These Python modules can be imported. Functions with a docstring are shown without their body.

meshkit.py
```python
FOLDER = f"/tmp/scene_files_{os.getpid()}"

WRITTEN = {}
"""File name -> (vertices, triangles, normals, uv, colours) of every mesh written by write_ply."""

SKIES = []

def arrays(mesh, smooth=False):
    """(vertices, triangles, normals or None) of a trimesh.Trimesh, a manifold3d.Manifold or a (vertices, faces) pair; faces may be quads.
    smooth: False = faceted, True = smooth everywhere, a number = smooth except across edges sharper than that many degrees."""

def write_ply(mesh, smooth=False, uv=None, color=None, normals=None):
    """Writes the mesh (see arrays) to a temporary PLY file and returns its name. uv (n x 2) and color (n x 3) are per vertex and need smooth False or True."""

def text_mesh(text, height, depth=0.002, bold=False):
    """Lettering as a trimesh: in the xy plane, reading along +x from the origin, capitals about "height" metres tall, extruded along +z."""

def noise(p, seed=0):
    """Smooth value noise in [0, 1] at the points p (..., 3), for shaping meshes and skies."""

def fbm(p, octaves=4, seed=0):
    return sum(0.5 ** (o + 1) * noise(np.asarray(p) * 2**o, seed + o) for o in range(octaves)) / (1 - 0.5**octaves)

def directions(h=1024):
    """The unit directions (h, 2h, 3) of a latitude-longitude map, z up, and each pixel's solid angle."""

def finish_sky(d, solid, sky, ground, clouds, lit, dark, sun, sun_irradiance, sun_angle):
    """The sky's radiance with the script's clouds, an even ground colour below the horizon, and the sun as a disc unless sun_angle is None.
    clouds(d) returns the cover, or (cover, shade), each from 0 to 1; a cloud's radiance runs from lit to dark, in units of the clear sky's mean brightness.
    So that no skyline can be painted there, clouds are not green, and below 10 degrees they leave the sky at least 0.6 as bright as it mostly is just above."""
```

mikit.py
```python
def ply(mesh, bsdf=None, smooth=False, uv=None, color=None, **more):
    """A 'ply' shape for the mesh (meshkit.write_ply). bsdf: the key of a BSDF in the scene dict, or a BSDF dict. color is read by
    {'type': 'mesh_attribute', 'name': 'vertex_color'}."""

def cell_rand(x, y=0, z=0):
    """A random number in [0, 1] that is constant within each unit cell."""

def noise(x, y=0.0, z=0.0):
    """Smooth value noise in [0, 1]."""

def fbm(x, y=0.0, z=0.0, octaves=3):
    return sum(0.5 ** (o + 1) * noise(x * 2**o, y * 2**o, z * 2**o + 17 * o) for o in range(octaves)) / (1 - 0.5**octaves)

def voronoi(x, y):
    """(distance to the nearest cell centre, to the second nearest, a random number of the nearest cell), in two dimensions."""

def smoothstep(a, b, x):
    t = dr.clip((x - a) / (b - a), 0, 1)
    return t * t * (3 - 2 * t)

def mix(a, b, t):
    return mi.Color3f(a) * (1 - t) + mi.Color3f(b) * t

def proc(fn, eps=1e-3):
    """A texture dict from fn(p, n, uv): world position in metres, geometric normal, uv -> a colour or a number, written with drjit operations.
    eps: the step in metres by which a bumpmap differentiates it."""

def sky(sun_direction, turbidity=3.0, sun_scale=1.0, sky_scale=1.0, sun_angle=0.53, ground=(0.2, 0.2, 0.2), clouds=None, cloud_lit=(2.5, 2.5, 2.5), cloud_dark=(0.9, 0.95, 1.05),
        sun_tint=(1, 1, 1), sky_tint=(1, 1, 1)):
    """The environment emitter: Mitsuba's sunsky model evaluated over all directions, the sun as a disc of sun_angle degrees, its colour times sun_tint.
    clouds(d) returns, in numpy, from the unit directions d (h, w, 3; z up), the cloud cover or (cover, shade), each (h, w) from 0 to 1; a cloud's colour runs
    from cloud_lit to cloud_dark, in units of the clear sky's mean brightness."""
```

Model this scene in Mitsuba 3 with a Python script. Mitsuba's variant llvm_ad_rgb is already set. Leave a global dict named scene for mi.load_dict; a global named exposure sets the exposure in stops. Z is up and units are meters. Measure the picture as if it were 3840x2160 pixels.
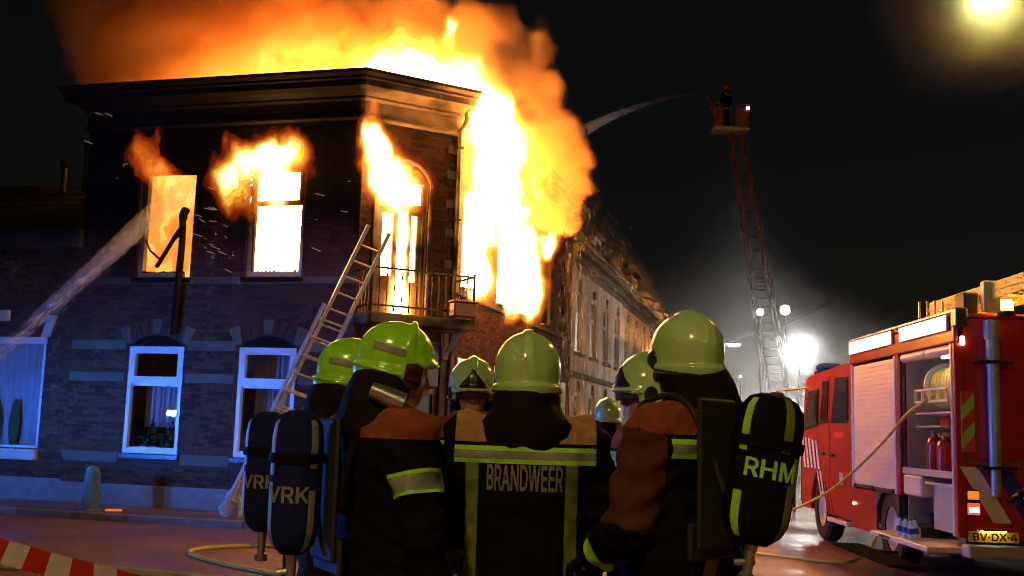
import math, numpy as np, trimesh, mitsuba as mi, drjit as dr, mikit, meshkit
from shapely.geometry import Polygon, box as sbox
from shapely.ops import unary_union
from mikit import noise, fbm, smoothstep, mix, cell_rand
T = mi.ScalarTransform4f
scene, labels = {}, {}
rng = np.random.default_rng(11)

# ------------------------------------------------------------------ camera, sky, exposure
EYE = np.array([0., 0., 1.6])
RIGHT = np.array([0.96624773, 0.25567245, 0.03157414])
UP = np.array([0.0034352, -0.13533993, 0.99079327])
FWD = np.array([-0.25759179, 0.95724328, 0.13165019])
scene['camera'] = {'type': 'perspective', 'fov': 51.282, 'fov_axis': 'x', 'near_clip': 0.05, 'far_clip': 3000.,
                   'to_world': T().look_at(origin=EYE.tolist(), target=(EYE + FWD * 10).tolist(), up=UP.tolist())}
scene['sky'] = {**mikit.sky((-0.3, -0.6, 0.05), turbidity=3, sun_scale=0.0, sky_scale=0.085 / 8, ground=(.1, .1, .1), sky_tint=(1.1, 0.96, 1.06)), 'sampling_weight': 0.25}
exposure = 3.0
DIM = 2.0 ** -exposure        # lamps and flames are given in units of the picture's white

# ------------------------------------------------------------------ helpers: naming and meshes
def R(v): return {'type': 'rgb', 'value': [float(x) for x in (v if hasattr(v, '__len__') else [v] * 3)]}
taken = {}
def numbered(base):
    n = taken.get(base, 0)
    taken[base] = n + 1
    return base if n == 0 else f'{base}_{n:03d}'
def tag(k, label=None, cat=None, group=None, kind=None):
    d = labels.setdefault(k, {})
    for a, b in (('label', label), ('category', cat), ('group', group), ('kind', kind)):
        if b: d[a] = b
    return k
def thing(name, label, cat, group=None, kind=None):
    return tag(numbered(name), label, cat, group, kind)
def put(name, mesh, mat, parent=None, smooth=False, emit=None, w=None, label=None, cat=None, group=None, kind=None, **more):
    k = numbered((parent + '__' if parent else '') + name)
    d = mikit.ply(mesh, 'bsdf_' + mat, smooth=smooth, **more)
    if emit is not None:
        d['emitter'] = {'type': 'area', 'radiance': R(np.array(emit) * DIM)}
        if w is not None: d['emitter']['sampling_weight'] = float(w)
    scene[k] = d
    if label or cat or group or kind: tag(k, label, cat, group, kind)
    return k
cat_ = trimesh.util.concatenate
def xf(mesh, M):
    m = mesh.copy(); m.apply_transform(M); return m
def bx(x0, x1, y0, y1, z0, z1, c=0.0):
    """A box from its limits, with chamfered edges where c > 0."""
    e = np.array([x1 - x0, y1 - y0, z1 - z0], float); ctr = np.array([x0 + x1, y0 + y1, z0 + z1]) / 2
    if c <= 0:
        m = trimesh.creation.box(e)
    else:
        c = min(c, 0.45 * e.min()); p = []
        for s in np.ndindex(2, 2, 2):
            s = np.array(s) * 2 - 1
            for a in range(3):
                q = e / 2 - c; q[a] = e[a] / 2; p.append(q * s)
        m = trimesh.convex.convex_hull(np.array(p))
    m.apply_translation(ctr); return m
def frame(o, u, v, w):
    M = np.eye(4); M[:3, 0], M[:3, 1], M[:3, 2], M[:3, 3] = u, v, w, o; return M
def bar(a, b, r, r2=None, n=8):
    a, b = np.array(a, float), np.array(b, float)
    return tube([a, b], [r, r if r2 is None else r2], n)
def plank(a, b, w, t, up=(0, 0, 1)):
    """A rectangular bar from a to b, w wide (across up), t thick along up."""
    a, b = np.array(a, float), np.array(b, float); d = b - a; L = np.linalg.norm(d); d /= L
    s = np.cross(d, up); s /= np.linalg.norm(s); u = np.cross(s, d)
    m = trimesh.creation.box((L, w, t)); m.apply_transform(frame((a + b) / 2, d, s, u)); return m
def tube(pts, r, n=8, closed=True):
    P = np.array(pts, float); r = np.broadcast_to(np.asarray(r, float), (len(P),))
    d = np.gradient(P, axis=0); d /= np.linalg.norm(d, axis=1, keepdims=True) + 1e-12
    u = np.cross(d[0], [0, 0, 1] if abs(d[0][2]) < .9 else [1, 0, 0]); u /= np.linalg.norm(u)
    a = np.arange(n) * 2 * np.pi / n; V = []
    for i in range(len(P)):
        u = u - d[i] * (u @ d[i]); u /= np.linalg.norm(u); w = np.cross(d[i], u)
        V.append(P[i] + r[i] * (np.cos(a)[:, None] * u + np.sin(a)[:, None] * w))
    V = np.vstack(V); F = []
    for i in range(len(P) - 1):
        for j in range(n):
            k = (j + 1) % n; A, B, C, D = i * n + j, i * n + k, (i + 1) * n + k, (i + 1) * n + j
            F += [(A, B, C), (A, C, D)]
    if closed:
        V = np.vstack([V, P[:1], P[-1:]]); c0, c1 = len(V) - 2, len(V) - 1; e = (len(P) - 1) * n
        for j in range(n):
            k = (j + 1) % n; F += [(c0, k, j), (c1, e + j, e + k)]
    return trimesh.Trimesh(V, F, process=False)
def curve(pts, k=8):
    """Catmull-Rom through the points."""
    P = np.array(pts, float); Q = np.vstack([2 * P[0] - P[1], P, 2 * P[-1] - P[-2]]); out = []
    for i in range(1, len(Q) - 2):
        for t in np.linspace(0, 1, k, endpoint=False):
            a, b, c, d = Q[i - 1:i + 3]
            out.append(.5 * (2 * b + (c - a) * t + (2 * a - 5 * b + 4 * c - d) * t * t + (3 * b - a - 3 * c + d) * t ** 3))
    return np.array(out + [P[-1]])
def lathe(prof, n=20, axis=None):
    prof = np.array(prof, float); a = np.arange(n) * 2 * np.pi / n
    V = np.stack([prof[:, None, 0] * np.cos(a), prof[:, None, 0] * np.sin(a), np.broadcast_to(prof[:, None, 1], (len(prof), n))], -1).reshape(-1, 3)
    i, j = np.meshgrid(np.arange(len(prof) - 1), np.arange(n), indexing='ij'); k = (j + 1) % n
    A, B, C, D = (i * n + j).ravel(), (i * n + k).ravel(), ((i + 1) * n + k).ravel(), ((i + 1) * n + j).ravel()
    return trimesh.Trimesh(V, np.vstack([np.stack([A, B, C], 1), np.stack([A, C, D], 1)]), process=False)
def extrude(poly, t):
    ps = getattr(poly, 'geoms', [poly])
    return cat_([trimesh.creation.extrude_polygon(p, t, engine='earcut') for p in ps if p.area > 1e-6])
def rotz(a):
    c, s = math.cos(a), math.sin(a); M = np.eye(4); M[:2, :2] = [[c, -s], [s, c]]; return M
def move(x, y, z):
    M = np.eye(4); M[:3, 3] = (x, y, z); return M

# ------------------------------------------------------------------ helpers: signed distance fields and surface nets
def nets(f, xs, ys, zs, iso=0.0):
    """Mesh of f < iso on a rectilinear grid (naive surface nets), faces outward."""
    f = f - iso; ins = f < 0; n = f.shape
    cnt = np.zeros(tuple(s - 1 for s in n), int); acc = np.zeros(cnt.shape + (3,))
    c8 = sum(ins[a:n[0] - 1 + a, b:n[1] - 1 + b, c:n[2] - 1 + c].astype(int) for a, b, c in np.ndindex(2, 2, 2))
    act = (c8 > 0) & (c8 < 8); ids = -np.ones(act.shape, int); ids[act] = np.arange(act.sum()); I = np.argwhere(act)
    acc = np.zeros((len(I), 3)); cnt = np.zeros(len(I))
    for ax in range(3):
        o = [k for k in range(3) if k != ax]
        for b, c in np.ndindex(2, 2):
            s = np.zeros(3, int); s[o[0]], s[o[1]] = b, c; e = s.copy(); e[ax] = 1
            A, B = I + s, I + e; fa, fb = f[tuple(A.T)], f[tuple(B.T)]; m = (fa < 0) != (fb < 0)
            t = np.where(m, fa / np.where(m, fa - fb, 1), 0); q = s + np.zeros((len(I), 3)); q[:, ax] = t
            acc += q * m[:, None]; cnt += m
    p = I + acc / cnt[:, None]
    V = np.stack([np.interp(p[:, k], np.arange(n[k]), g) for k, g in enumerate((xs, ys, zs))], 1)
    F = []
    for ax in range(3):
        u, v = (ax + 1) % 3, (ax + 2) % 3; sl = [slice(None)] * 3; sl[ax] = slice(0, -1); s2 = [slice(None)] * 3; s2[ax] = slice(1, None)
        a, b = ins[tuple(sl)], ins[tuple(s2)]
        for flip, m in ((False, a & ~b), (True, ~a & b)):
            E = np.argwhere(m); E = E[(E[:, u] > 0) & (E[:, v] > 0) & (E[:, u] < n[u] - 1) & (E[:, v] < n[v] - 1)]
            if not len(E): continue
            q = []
            for du, dv in ((-1, -1), (0, -1), (0, 0), (-1, 0)):
                g = E.copy(); g[:, u] += du; g[:, v] += dv; q.append(ids[tuple(g.T)])
            q = np.stack(q, 1); q = q[:, ::-1] if flip else q
            F += [q[:, [0, 1, 2]], q[:, [0, 2, 3]]]
    return trimesh.Trimesh(V, np.vstack(F) if F else np.zeros((0, 3), int), process=False)
def grid(lo, hi, h):
    xs = [np.arange(lo[k], hi[k] + h, h) for k in range(3)]
    return xs, np.stack(np.meshgrid(*xs, indexing='ij'), -1)
def smin(a, b, k):
    h = np.clip(.5 + .5 * (b - a) / k, 0, 1); return b + (a - b) * h - k * h * (1 - h)
def sball(P, c, r):
    r = np.broadcast_to(np.asarray(r, float), (3,)); q = P - c
    k0 = np.linalg.norm(q / r, axis=-1); k1 = np.linalg.norm(q / r ** 2, axis=-1) + 1e-9; return k0 * (k0 - 1) / k1
def scap(P, a, b, ra, rb=None, flat=None):
    """Rounded cone from a to b; flat scales distance across the given axis (0..2) to make it oval."""
    rb = ra if rb is None else rb; a, b = np.array(a, float), np.array(b, float); d = b - a; q = P - a
    t = np.clip((q @ d) / (d @ d), 0, 1); e = q - t[..., None] * d
    if flat: e = e * np.array(flat)
    return np.linalg.norm(e, axis=-1) - (ra + (rb - ra) * t)
def sbx(P, c, e, r=0.0):
    q = np.abs(P - c) - np.array(e) + r
    return np.linalg.norm(np.maximum(q, 0), axis=-1) + np.minimum(q.max(-1), 0) - r
# ------------------------------------------------------------------ materials
def mat(name, d, two=True):
    scene['bsdf_' + name] = {'type': 'twosided', 'bsdf': d} if two else d; return name
def rgbn(base, amp, f, p, o=3): return mi.Color3f(base) * (1 - amp + 2 * amp * fbm(p.x * f, p.y * f, p.z * f, o))
def princ(name, color, rough=.6, metal=0., spec=.5, cc=0., **kw):
    col = color if isinstance(color, dict) else R(color)
    return mat(name, {'type': 'principled', 'base_color': col, 'roughness': rough, 'metallic': metal, 'specular': spec, 'clearcoat': cc, 'clearcoat_gloss': .9, **kw})
def soot(p):
    """Charring: heavy high up under the cornice and in plumes above the burning windows, nothing low down."""
    n = fbm(p.x * 1.3 + 3, p.y * 1.3, p.z * .9, 4)
    up = smoothstep(4.0, 5.2, p.z + 1.4 * (n - .5))
    left = smoothstep(-8.2, -10.5, p.x + 1.2 * (n - .5)) * smoothstep(4.4, 5.2, p.z + (n - .5))
    front = smoothstep(-7.02, -7.10, p.x)                         # the street front burnt longest; the corner and the side did not
    side = smoothstep(17.65, 17.5, p.y) * (1 - front) * .6 * smoothstep(3.6, 4.6, p.z + (n - .5))
    return dr.clip(dr.maximum(side, front * dr.maximum(.985 * up, .985 * left)), 0, 1)
def brickmat(name, base, k):
    def col(p, n, uv):
        c = mi.Color3f(base) * (.62 + .76 * fbm(p.x * 23 + k, p.y * 23, p.z * 31, 3)) * (.85 + .3 * fbm(p.x * 1.1, p.y * 1.1, p.z * 1.1 + k, 2))
        drip = smoothstep(.62, .8, noise(p.x * 5 + 9, p.y * 5, p.z * .7)) * .35
        c = mix(c, mi.Color3f(.3, .29, .27), drip * smoothstep(.4, .8, fbm(p.x * 14, p.y * 14, p.z * 9, 2)))
        return mix(c, mi.Color3f(.008, .007, .006), soot(p))
    return mat(name, {'type': 'roughplastic', 'diffuse_reflectance': mikit.proc(col), 'alpha': .32, 'specular_reflectance': .05})
brickmat('brick_red', (.135, .052, .030), 1); brickmat('brick_dark', (.085, .038, .027), 5); brickmat('brick_brown', (.15, .068, .040), 9)
mat('mortar', {'type': 'diffuse', 'reflectance': mikit.proc(lambda p, n, uv: mix(rgbn((.075, .062, .05), .3, 9, p), mi.Color3f(.008, .007, .006), soot(p)))})
mat('stone', {'type': 'diffuse', 'reflectance': mikit.proc(lambda p, n, uv: mix(rgbn((.15, .14, .11), .35, 6, p, 4), mi.Color3f(.012, .01, .009), soot(p)))})
mat('stone_white', {'type': 'diffuse', 'reflectance': mikit.proc(lambda p, n, uv: rgbn((.62, .62, .6), .15, 5, p))})
mat('cornice_paint', {'type': 'roughplastic', 'diffuse_reflectance': mikit.proc(lambda p, n, uv: mix(rgbn((.30, .22, .15), .35, 5, p, 4), mi.Color3f(.009, .007, .006), .97 * smoothstep(.3, .7, fbm(p.x * 1.4, p.y * 1.4, p.z * 2, 3) + .9 * smoothstep(-6.9, -7.6, p.x)))), 'alpha': .3, 'specular_reflectance': .12})
mat('frame_white', {'type': 'roughplastic', 'diffuse_reflectance': R((.72, .73, .74)), 'alpha': .12})
mat('frame_burnt', {'type': 'roughplastic', 'diffuse_reflectance': mikit.proc(lambda p, n, uv: mix(mi.Color3f(.55, .52, .48), mi.Color3f(.03, .022, .018), smoothstep(4.3, 5.0, p.z + .7 * (fbm(p.x * 4, p.y * 4, p.z * 4, 3) - .5)))), 'alpha': .2})
mat('char', {'type': 'diffuse', 'reflectance': mikit.proc(lambda p, n, uv: rgbn((.022, .016, .013), .5, 17, p))})
mat('room', {'type': 'diffuse', 'reflectance': mikit.proc(lambda p, n, uv: rgbn((.12, .09, .07), .4, 3, p))})
mat('dark_room', {'type': 'diffuse', 'reflectance': R((.03, .03, .035))})
mat('glass', {'type': 'thindielectric', 'int_ior': 1.5}, two=False)
mat('curtain', {'type': 'diffuse', 'reflectance': mikit.proc(lambda p, n, uv: rgbn((.30, .32, .36), .12, 8, p))})
mat('net_curtain', {'type': 'principledthin', 'base_color': R((.55, .57, .6)), 'diff_trans': .7, 'roughness': .8}, two=False)
mat('leaf', {'type': 'diffuse', 'reflectance': R((.05, .09, .04))})
mat('render_wall', {'type': 'diffuse', 'reflectance': mikit.proc(lambda p, n, uv: rgbn((.62, .55, .47), .25, 2.5, p, 4) * (.75 + .25 * smoothstep(.35, .6, noise(p.y * 6, p.x * 6, p.z * .6))))})
mat('roof_tile', {'type': 'roughplastic', 'diffuse_reflectance': mikit.proc(lambda p, n, uv: rgbn((.05, .045, .045), .4, 4, p)), 'alpha': .3})
def road_h(p):
    c = p.x * 9.3 + p.y * 1.2; r = p.y * 18.5 - p.x * 2.4
    row = dr.floor(r); x = c + .5 * (row - 2 * dr.floor(row / 2)); fx, fy = x - dr.floor(x), r - row
    j = dr.minimum(dr.minimum(fx, 1 - fx) * 2, dr.minimum(fy, 1 - fy))
    return smoothstep(.0, .16, j), x, row
def road_col(p, n, uv):
    j, x, row = road_h(p); v = cell_rand(dr.floor(x), row, 3)
    c = mix((.22, .09, .05), (.30, .14, .085), v) * (.7 + .6 * fbm(p.x * 2.2, p.y * 2.2, 0, 4))
    return mix(mi.Color3f(.05, .042, .036), c, j)
def wet(p): return smoothstep(.42, .66, fbm(p.x * .55, p.y * .8, 2, 4))
mat('road', {'type': 'bumpmap', 'arbitrary': mikit.proc(lambda p, n, uv: road_h(p)[0] * .6 + fbm(p.x * 30, p.y * 30, 1, 2) * .5, eps=.004), 'scale': .006,
             'bsdf': {'type': 'principled', 'base_color': mikit.proc(road_col), 'roughness': mikit.proc(lambda p, n, uv: .52 - .34 * wet(p)), 'specular': .5}})
mat('pavement_tile', {'type': 'principled', 'base_color': mikit.proc(lambda p, n, uv: mi.Color3f(.17, .13, .105) * (.6 + .5 * cell_rand(dr.floor(p.x / .3), dr.floor(p.y / .3), 1) + .3 * fbm(p.x * 8, p.y * 8, 0, 3))), 'roughness': .5})
mat('kerb_stone', {'type': 'diffuse', 'reflectance': mikit.proc(lambda p, n, uv: rgbn((.26, .25, .23), .3, 9, p))})
mat('concrete', {'type': 'diffuse', 'reflectance': mikit.proc(lambda p, n, uv: rgbn((.3, .31, .3), .25, 9, p))})
mat('bollard_green', {'type': 'diffuse', 'reflectance': mikit.proc(lambda p, n, uv: rgbn((.16, .27, .23), .25, 9, p))})
princ('aluminium', mikit.proc(lambda p, n, uv: rgbn((.62, .6, .57), .2, 14, p)), .38, .75)
princ('steel', (.45, .46, .48), .3, .9)
princ('mast_grey', (.42, .46, .48), .35, .3)
princ('black_metal', (.012, .012, .013), .4, .2)
princ('lamp_housing', (.09, .09, .1), .5)
princ('rubber', (.014, .014, .015), .75)
princ('truck_red', mikit.proc(lambda p, n, uv: rgbn((.40, .017, .010), .15, 6, p)), .3, 0, .5, .8)
princ('truck_dark', (.03, .03, .033), .55)
princ('shutter', mikit.proc(lambda p, n, uv: rgbn((.66, .57, .46), .06, 5, p)), .5, .15)  # beige tint carries part of the orange light in the base colour
princ('trim_metal', (.7, .68, .66), .35, .5)
princ('white_paint', (.75, .75, .74), .35, 0, .5, .3)
princ('blue_paint', (.012, .04, .28), .35, 0, .5, .3)
princ('stripe_lime', (.35, .62, .07), .45)
princ('stripe_red', (.6, .05, .03), .45)
princ('plate_yellow', (.78, .55, .03), .4)
princ('plate_black', (.01, .01, .01), .5)
princ('red_plastic', (.5, .03, .015), .3, 0, .5, .4)
princ('dark_red', (.11, .010, .007), .45)
princ('black_plastic', (.012, .012, .013), .3, 0, .5, .5)
princ('hose_yellow', mikit.proc(lambda p, n, uv: rgbn((.50, .42, .07), .25, 12, p)), .6)
princ('hose_reel_yellow', (.72, .66, .10), .55)
princ('drum_white', (.7, .72, .7), .4)
princ('helmet_pale', mikit.proc(lambda p, n, uv: mi.Color3f(.37, .61, .23) * (.9 + .1 * fbm(p.x * 9, p.y * 9, p.z * 9, 2))), .14, 0, .6, 1.)
princ('helmet_lime', mikit.proc(lambda p, n, uv: mi.Color3f(.27, .70, .02) * (.92 + .08 * fbm(p.x * 9, p.y * 9, p.z * 9, 2))), .18, 0, .6, 1.)
def cloth(name, c, a=.25, f=40, sheen=.04):
    mat(name, {'type': 'bumpmap', 'arbitrary': mikit.proc(lambda p, n, uv: fbm(p.x * 28, p.y * 28, p.z * 16, 3) + .25 * noise(p.x * 420, p.y * 420, p.z * 420), eps=.002), 'scale': .012,
               'bsdf': {'type': 'principled', 'base_color': mikit.proc(lambda p, n, uv: rgbn(c, a, f, p)), 'roughness': .8, 'specular': .12, 'sheen': sheen}})
cloth('cloth_black', (.0042, .0042, .0046)); cloth('cloth_navy', (.007, .0075, .010)); cloth('cloth_tan', (.34, .20, .09)); cloth('cloth_orange', (.21, .055, .026), .3)
cloth('cloth_blue', (.008, .013, .075)); cloth('cloth_brown', (.009, .0055, .005)); cloth('cloth_rust', (.075, .026, .016)); cloth('cloth_grey', (.26, .27, .27))
mat('band_lime', {'type': 'diffuse', 'reflectance': mikit.proc(lambda p, n, uv: rgbn((.33, .68, .09), .18, 25, p))})
mat('band_olive', {'type': 'diffuse', 'reflectance': mikit.proc(lambda p, n, uv: rgbn((.17, .20, .05), .25, 25, p))})
mat('band_grey', {'type': 'roughplastic', 'diffuse_reflectance': mikit.proc(lambda p, n, uv: rgbn((.22, .25, .22), .2, 60, p)), 'alpha': .3})
mat('print_grey', {'type': 'diffuse', 'reflectance': R((.20, .19, .19))})
mat('skin', {'type': 'principled', 'base_color': mikit.proc(lambda p, n, uv: rgbn((.42, .24, .17), .12, 30, p)), 'roughness': .5, 'specular': .4})
mat('hair', {'type': 'diffuse', 'reflectance': R((.03, .02, .014))})
mat('eye_white', {'type': 'roughplastic', 'diffuse_reflectance': R((.6, .57, .54)), 'alpha': .1})
princ('visor', (.05, .02, .012), .12, .3, .6, 1.)
princ('visor_gold', (.75, .25, .06), .15, .4, .6, 1.)
mat('tape_white', {'type': 'roughplastic', 'diffuse_reflectance': R((.62, .6, .58)), 'alpha': .2})
mat('tape_red', {'type': 'roughplastic', 'diffuse_reflectance': R((.52, .035, .02)), 'alpha': .2})
mat('bottle', {'type': 'principled', 'base_color': R((.5, .6, .7)), 'roughness': .15, 'specular': .6, 'clearcoat': 1.})
mat('wet_board', {'type': 'roughplastic', 'diffuse_reflectance': R((.03, .04, .06)), 'alpha': .15})
scene['bsdf_clear'] = {'type': 'null'}
scene['bsdf_flame_skin'] = {'type': 'mask', 'opacity': mikit.proc(lambda p, n, uv: mi.Float(.03) + 0 * p.x), 'bsdf': {'type': 'diffuse', 'reflectance': R(0.)}}
mat('droplet', {'type': 'diffuse', 'reflectance': R((.85, .86, .88))})
mat('lamp_black', {'type': 'diffuse', 'reflectance': R(.02)})
# ------------------------------------------------------------------ ground
def sheet(poly, z, t=0.05):
    m = extrude(poly, t); m.apply_translation((0, 0, z - t)); return m
struct = lambda n, m, b, **k: put(n, m, b, kind='structure', **k)
struct('road', sheet(sbox(-260, -160, 260, 420), 0.0), 'road')
KY = 14.72
struct('pavement', sheet(unary_union([sbox(-60, KY + .14, -4.1, 16.5), sbox(-6.0, 16.2, -4.1, 90)]), 0.10, .3), 'pavement_tile')
ks = struct('kerb', bx(-60, -20.02, KY, KY + .14, -.2, .11, .012), 'kerb_stone')
x, i = -20.0, 0
while x < -4.3:
    put('kerb_stone', bx(x, x + .99, KY + rng.uniform(-.004, .004), KY + .14, -.2, .11 + rng.uniform(-.004, .004), .012), 'kerb_stone', ks); x += 1.0
put('kerb_edge', bx(-4.24, -4.1, KY, 90, -.2, .11, .012), 'kerb_stone', ks)

# ------------------------------------------------------------------ facade tools
class Facade:
    """Local (s along, z up, d outward) to world."""
    def __init__(f, p0, u):
        f.u = np.array([u[0], u[1], 0.]); f.n = np.array([u[1], -u[0], 0.]); f.o = np.array([p0[0], p0[1], 0.]); f.M = frame(f.o, f.u, np.array([0, 0, 1.]), f.n)
    def at(f, s, z, d=0.): return f.o + f.u * s + f.n * d + np.array([0, 0, z])
    def box(f, s0, s1, z0, z1, d0, d1, c=0.): return xf(bx(s0, s1, z0, z1, d0, d1, c), f.M)
    def ext(f, poly, d0, d1):
        m = extrude(poly, d1 - d0); m.apply_translation((0, 0, d0)); return xf(m, f.M)
def seg_arch(s0, s1, z, rise, n=10):
    """Segment of a circle standing on the line from (s0, z) to (s1, z)."""
    w = (s1 - s0) / 2; r = (w * w + rise * rise) / (2 * rise); c = (s0 + s1) / 2; a = math.asin(min(1, w / r))
    return Polygon([(c + r * math.sin(t), z + rise - r + r * math.cos(t)) for t in np.linspace(-a, a, n)])
def bricks(f, s0, s1, z0, z1, solid, proud=.006, bl=.21, bh=.052, j=.0105, seed=0):
    """Bricks in running bond where they do not touch the polygons of solid: (mesh, variant) one by one."""
    g = np.random.default_rng(seed); out = []; k = 0; z = z0
    while z + bh <= z1 + .001:
        line = sbox(s0, z - .001, s1, z + bh + .001).difference(solid)
        spans = [q.bounds for q in getattr(line, 'geoms', [line]) if not q.is_empty]
        spans = sorted((b[0], b[2]) for b in spans if b[3] - b[1] > bh * .9)
        off = (bl + j) / 2 * (k % 2)
        for a, b in spans:
            x = s0 + math.floor((a - s0 + off) / (bl + j)) * (bl + j) - off
            while x < b:
                p, q = max(x, a), min(x + bl, b)
                if q - p > .03:
                    t = g.normal(0, .0012); d = proud + g.normal(0, .0018)
                    m = trimesh.creation.box((q - p, bh, d + .02)); m.apply_translation(((p + q) / 2, z + bh / 2 + t, (d - .02) / 2))
                    out.append((xf(m, f.M), int(g.integers(0, 3))))
                x += bl + j
        z += bh + j; k += 1
    return out
BR = ('brick_red', 'brick_dark', 'brick_brown')
def lay(wall, lst, most=300, score=lambda c: -c[1]):
    """The bricks that show largest as parts, the rest joined."""
    lst = sorted(lst, key=lambda b: -score(b[0].centroid)); 
    for m, v in lst[:most]: put('brick', m, BR[v], wall)
    for v in range(3):
        r = [m for m, w in lst[most:] if w == v]
        if r: put('brickwork', cat_(r), BR[v], wall, kind='stuff')

# ------------------------------------------------------------------ the burning corner house
PL = Facade((-12.45, 16.303), (1, 0)); q2 = math.sqrt(.5); PC = Facade((-7.07, 16.303), (q2, q2)); PR = Facade((-5.783, 17.59), (0, 1))
LL, LC, LR = 5.38, 1.82, 10.0
house = thing('corner_house', 'two storey brick corner house on fire with flames out of its upper windows and roof', 'house')
W_S = ((1.17, 2.25), (3.30, 4.37)); WZ0, WZ1, UZ0, UZ1 = 1.0, 2.84, 4.05, 5.95
low = [sbox(a, WZ0, b, WZ1).union(seg_arch(a, b, WZ1 - .001, .2)) for a, b in W_S]; upp = [sbox(a, UZ0, b, UZ1) for a, b in W_S]
holesL = unary_union(low + upp)
wallL = put('wall', PL.ext(sbox(0, .1, LL, 7.35).difference(holesL), -.3, 0), 'mortar', house)
DO = sbox(.30, 3.42, 1.24, 5.83); SHOP = sbox(.18, .1, 1.62, 2.75)
wallC = put('wall', PC.ext(sbox(0, .1, LC, 7.35).difference(unary_union([DO, SHOP])), -.28, 0), 'mortar', house)
R_S = [(.36, 1.39), (2.71, 3.81), (4.41, 5.41), (6.61, 7.51), (8.71, 9.6)]
uppR = [sbox(a, UZ0, b, UZ1) for a, b in R_S]; lowR = [sbox(a, WZ0, b, WZ1) for a, b in R_S]
wallR = put('wall', PR.ext(sbox(0, .1, LR, 7.35).difference(unary_union(uppR + lowR)), -.28, 0), 'mortar', house)
put('wall', cat_([bx(-12.45, -12.2, 16.62, 27.59, .1, 6.9), bx(-12.2, -6.08, 27.3, 27.58, .1, 6.9)]), 'room', house)
put('floor', cat_([bx(-12.19, -6.09, 18.2, 27.29, 3.1, 3.38), bx(-12.19, -7.2, 16.61, 18.19, 3.1, 3.38)]), 'room', house)
put('inner_wall', cat_([bx(-10.0, -9.6, 16.61, 20.1, 3.39, 6.6), bx(-12.19, -6.3, 20.2, 20.35, 3.39, 6.6), bx(-12.19, -8.0, 18.5, 18.6, .1, 3.09), bx(-8.0, -7.9, 16.61, 27.2, .1, 3.09)]), 'room', house)
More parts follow.
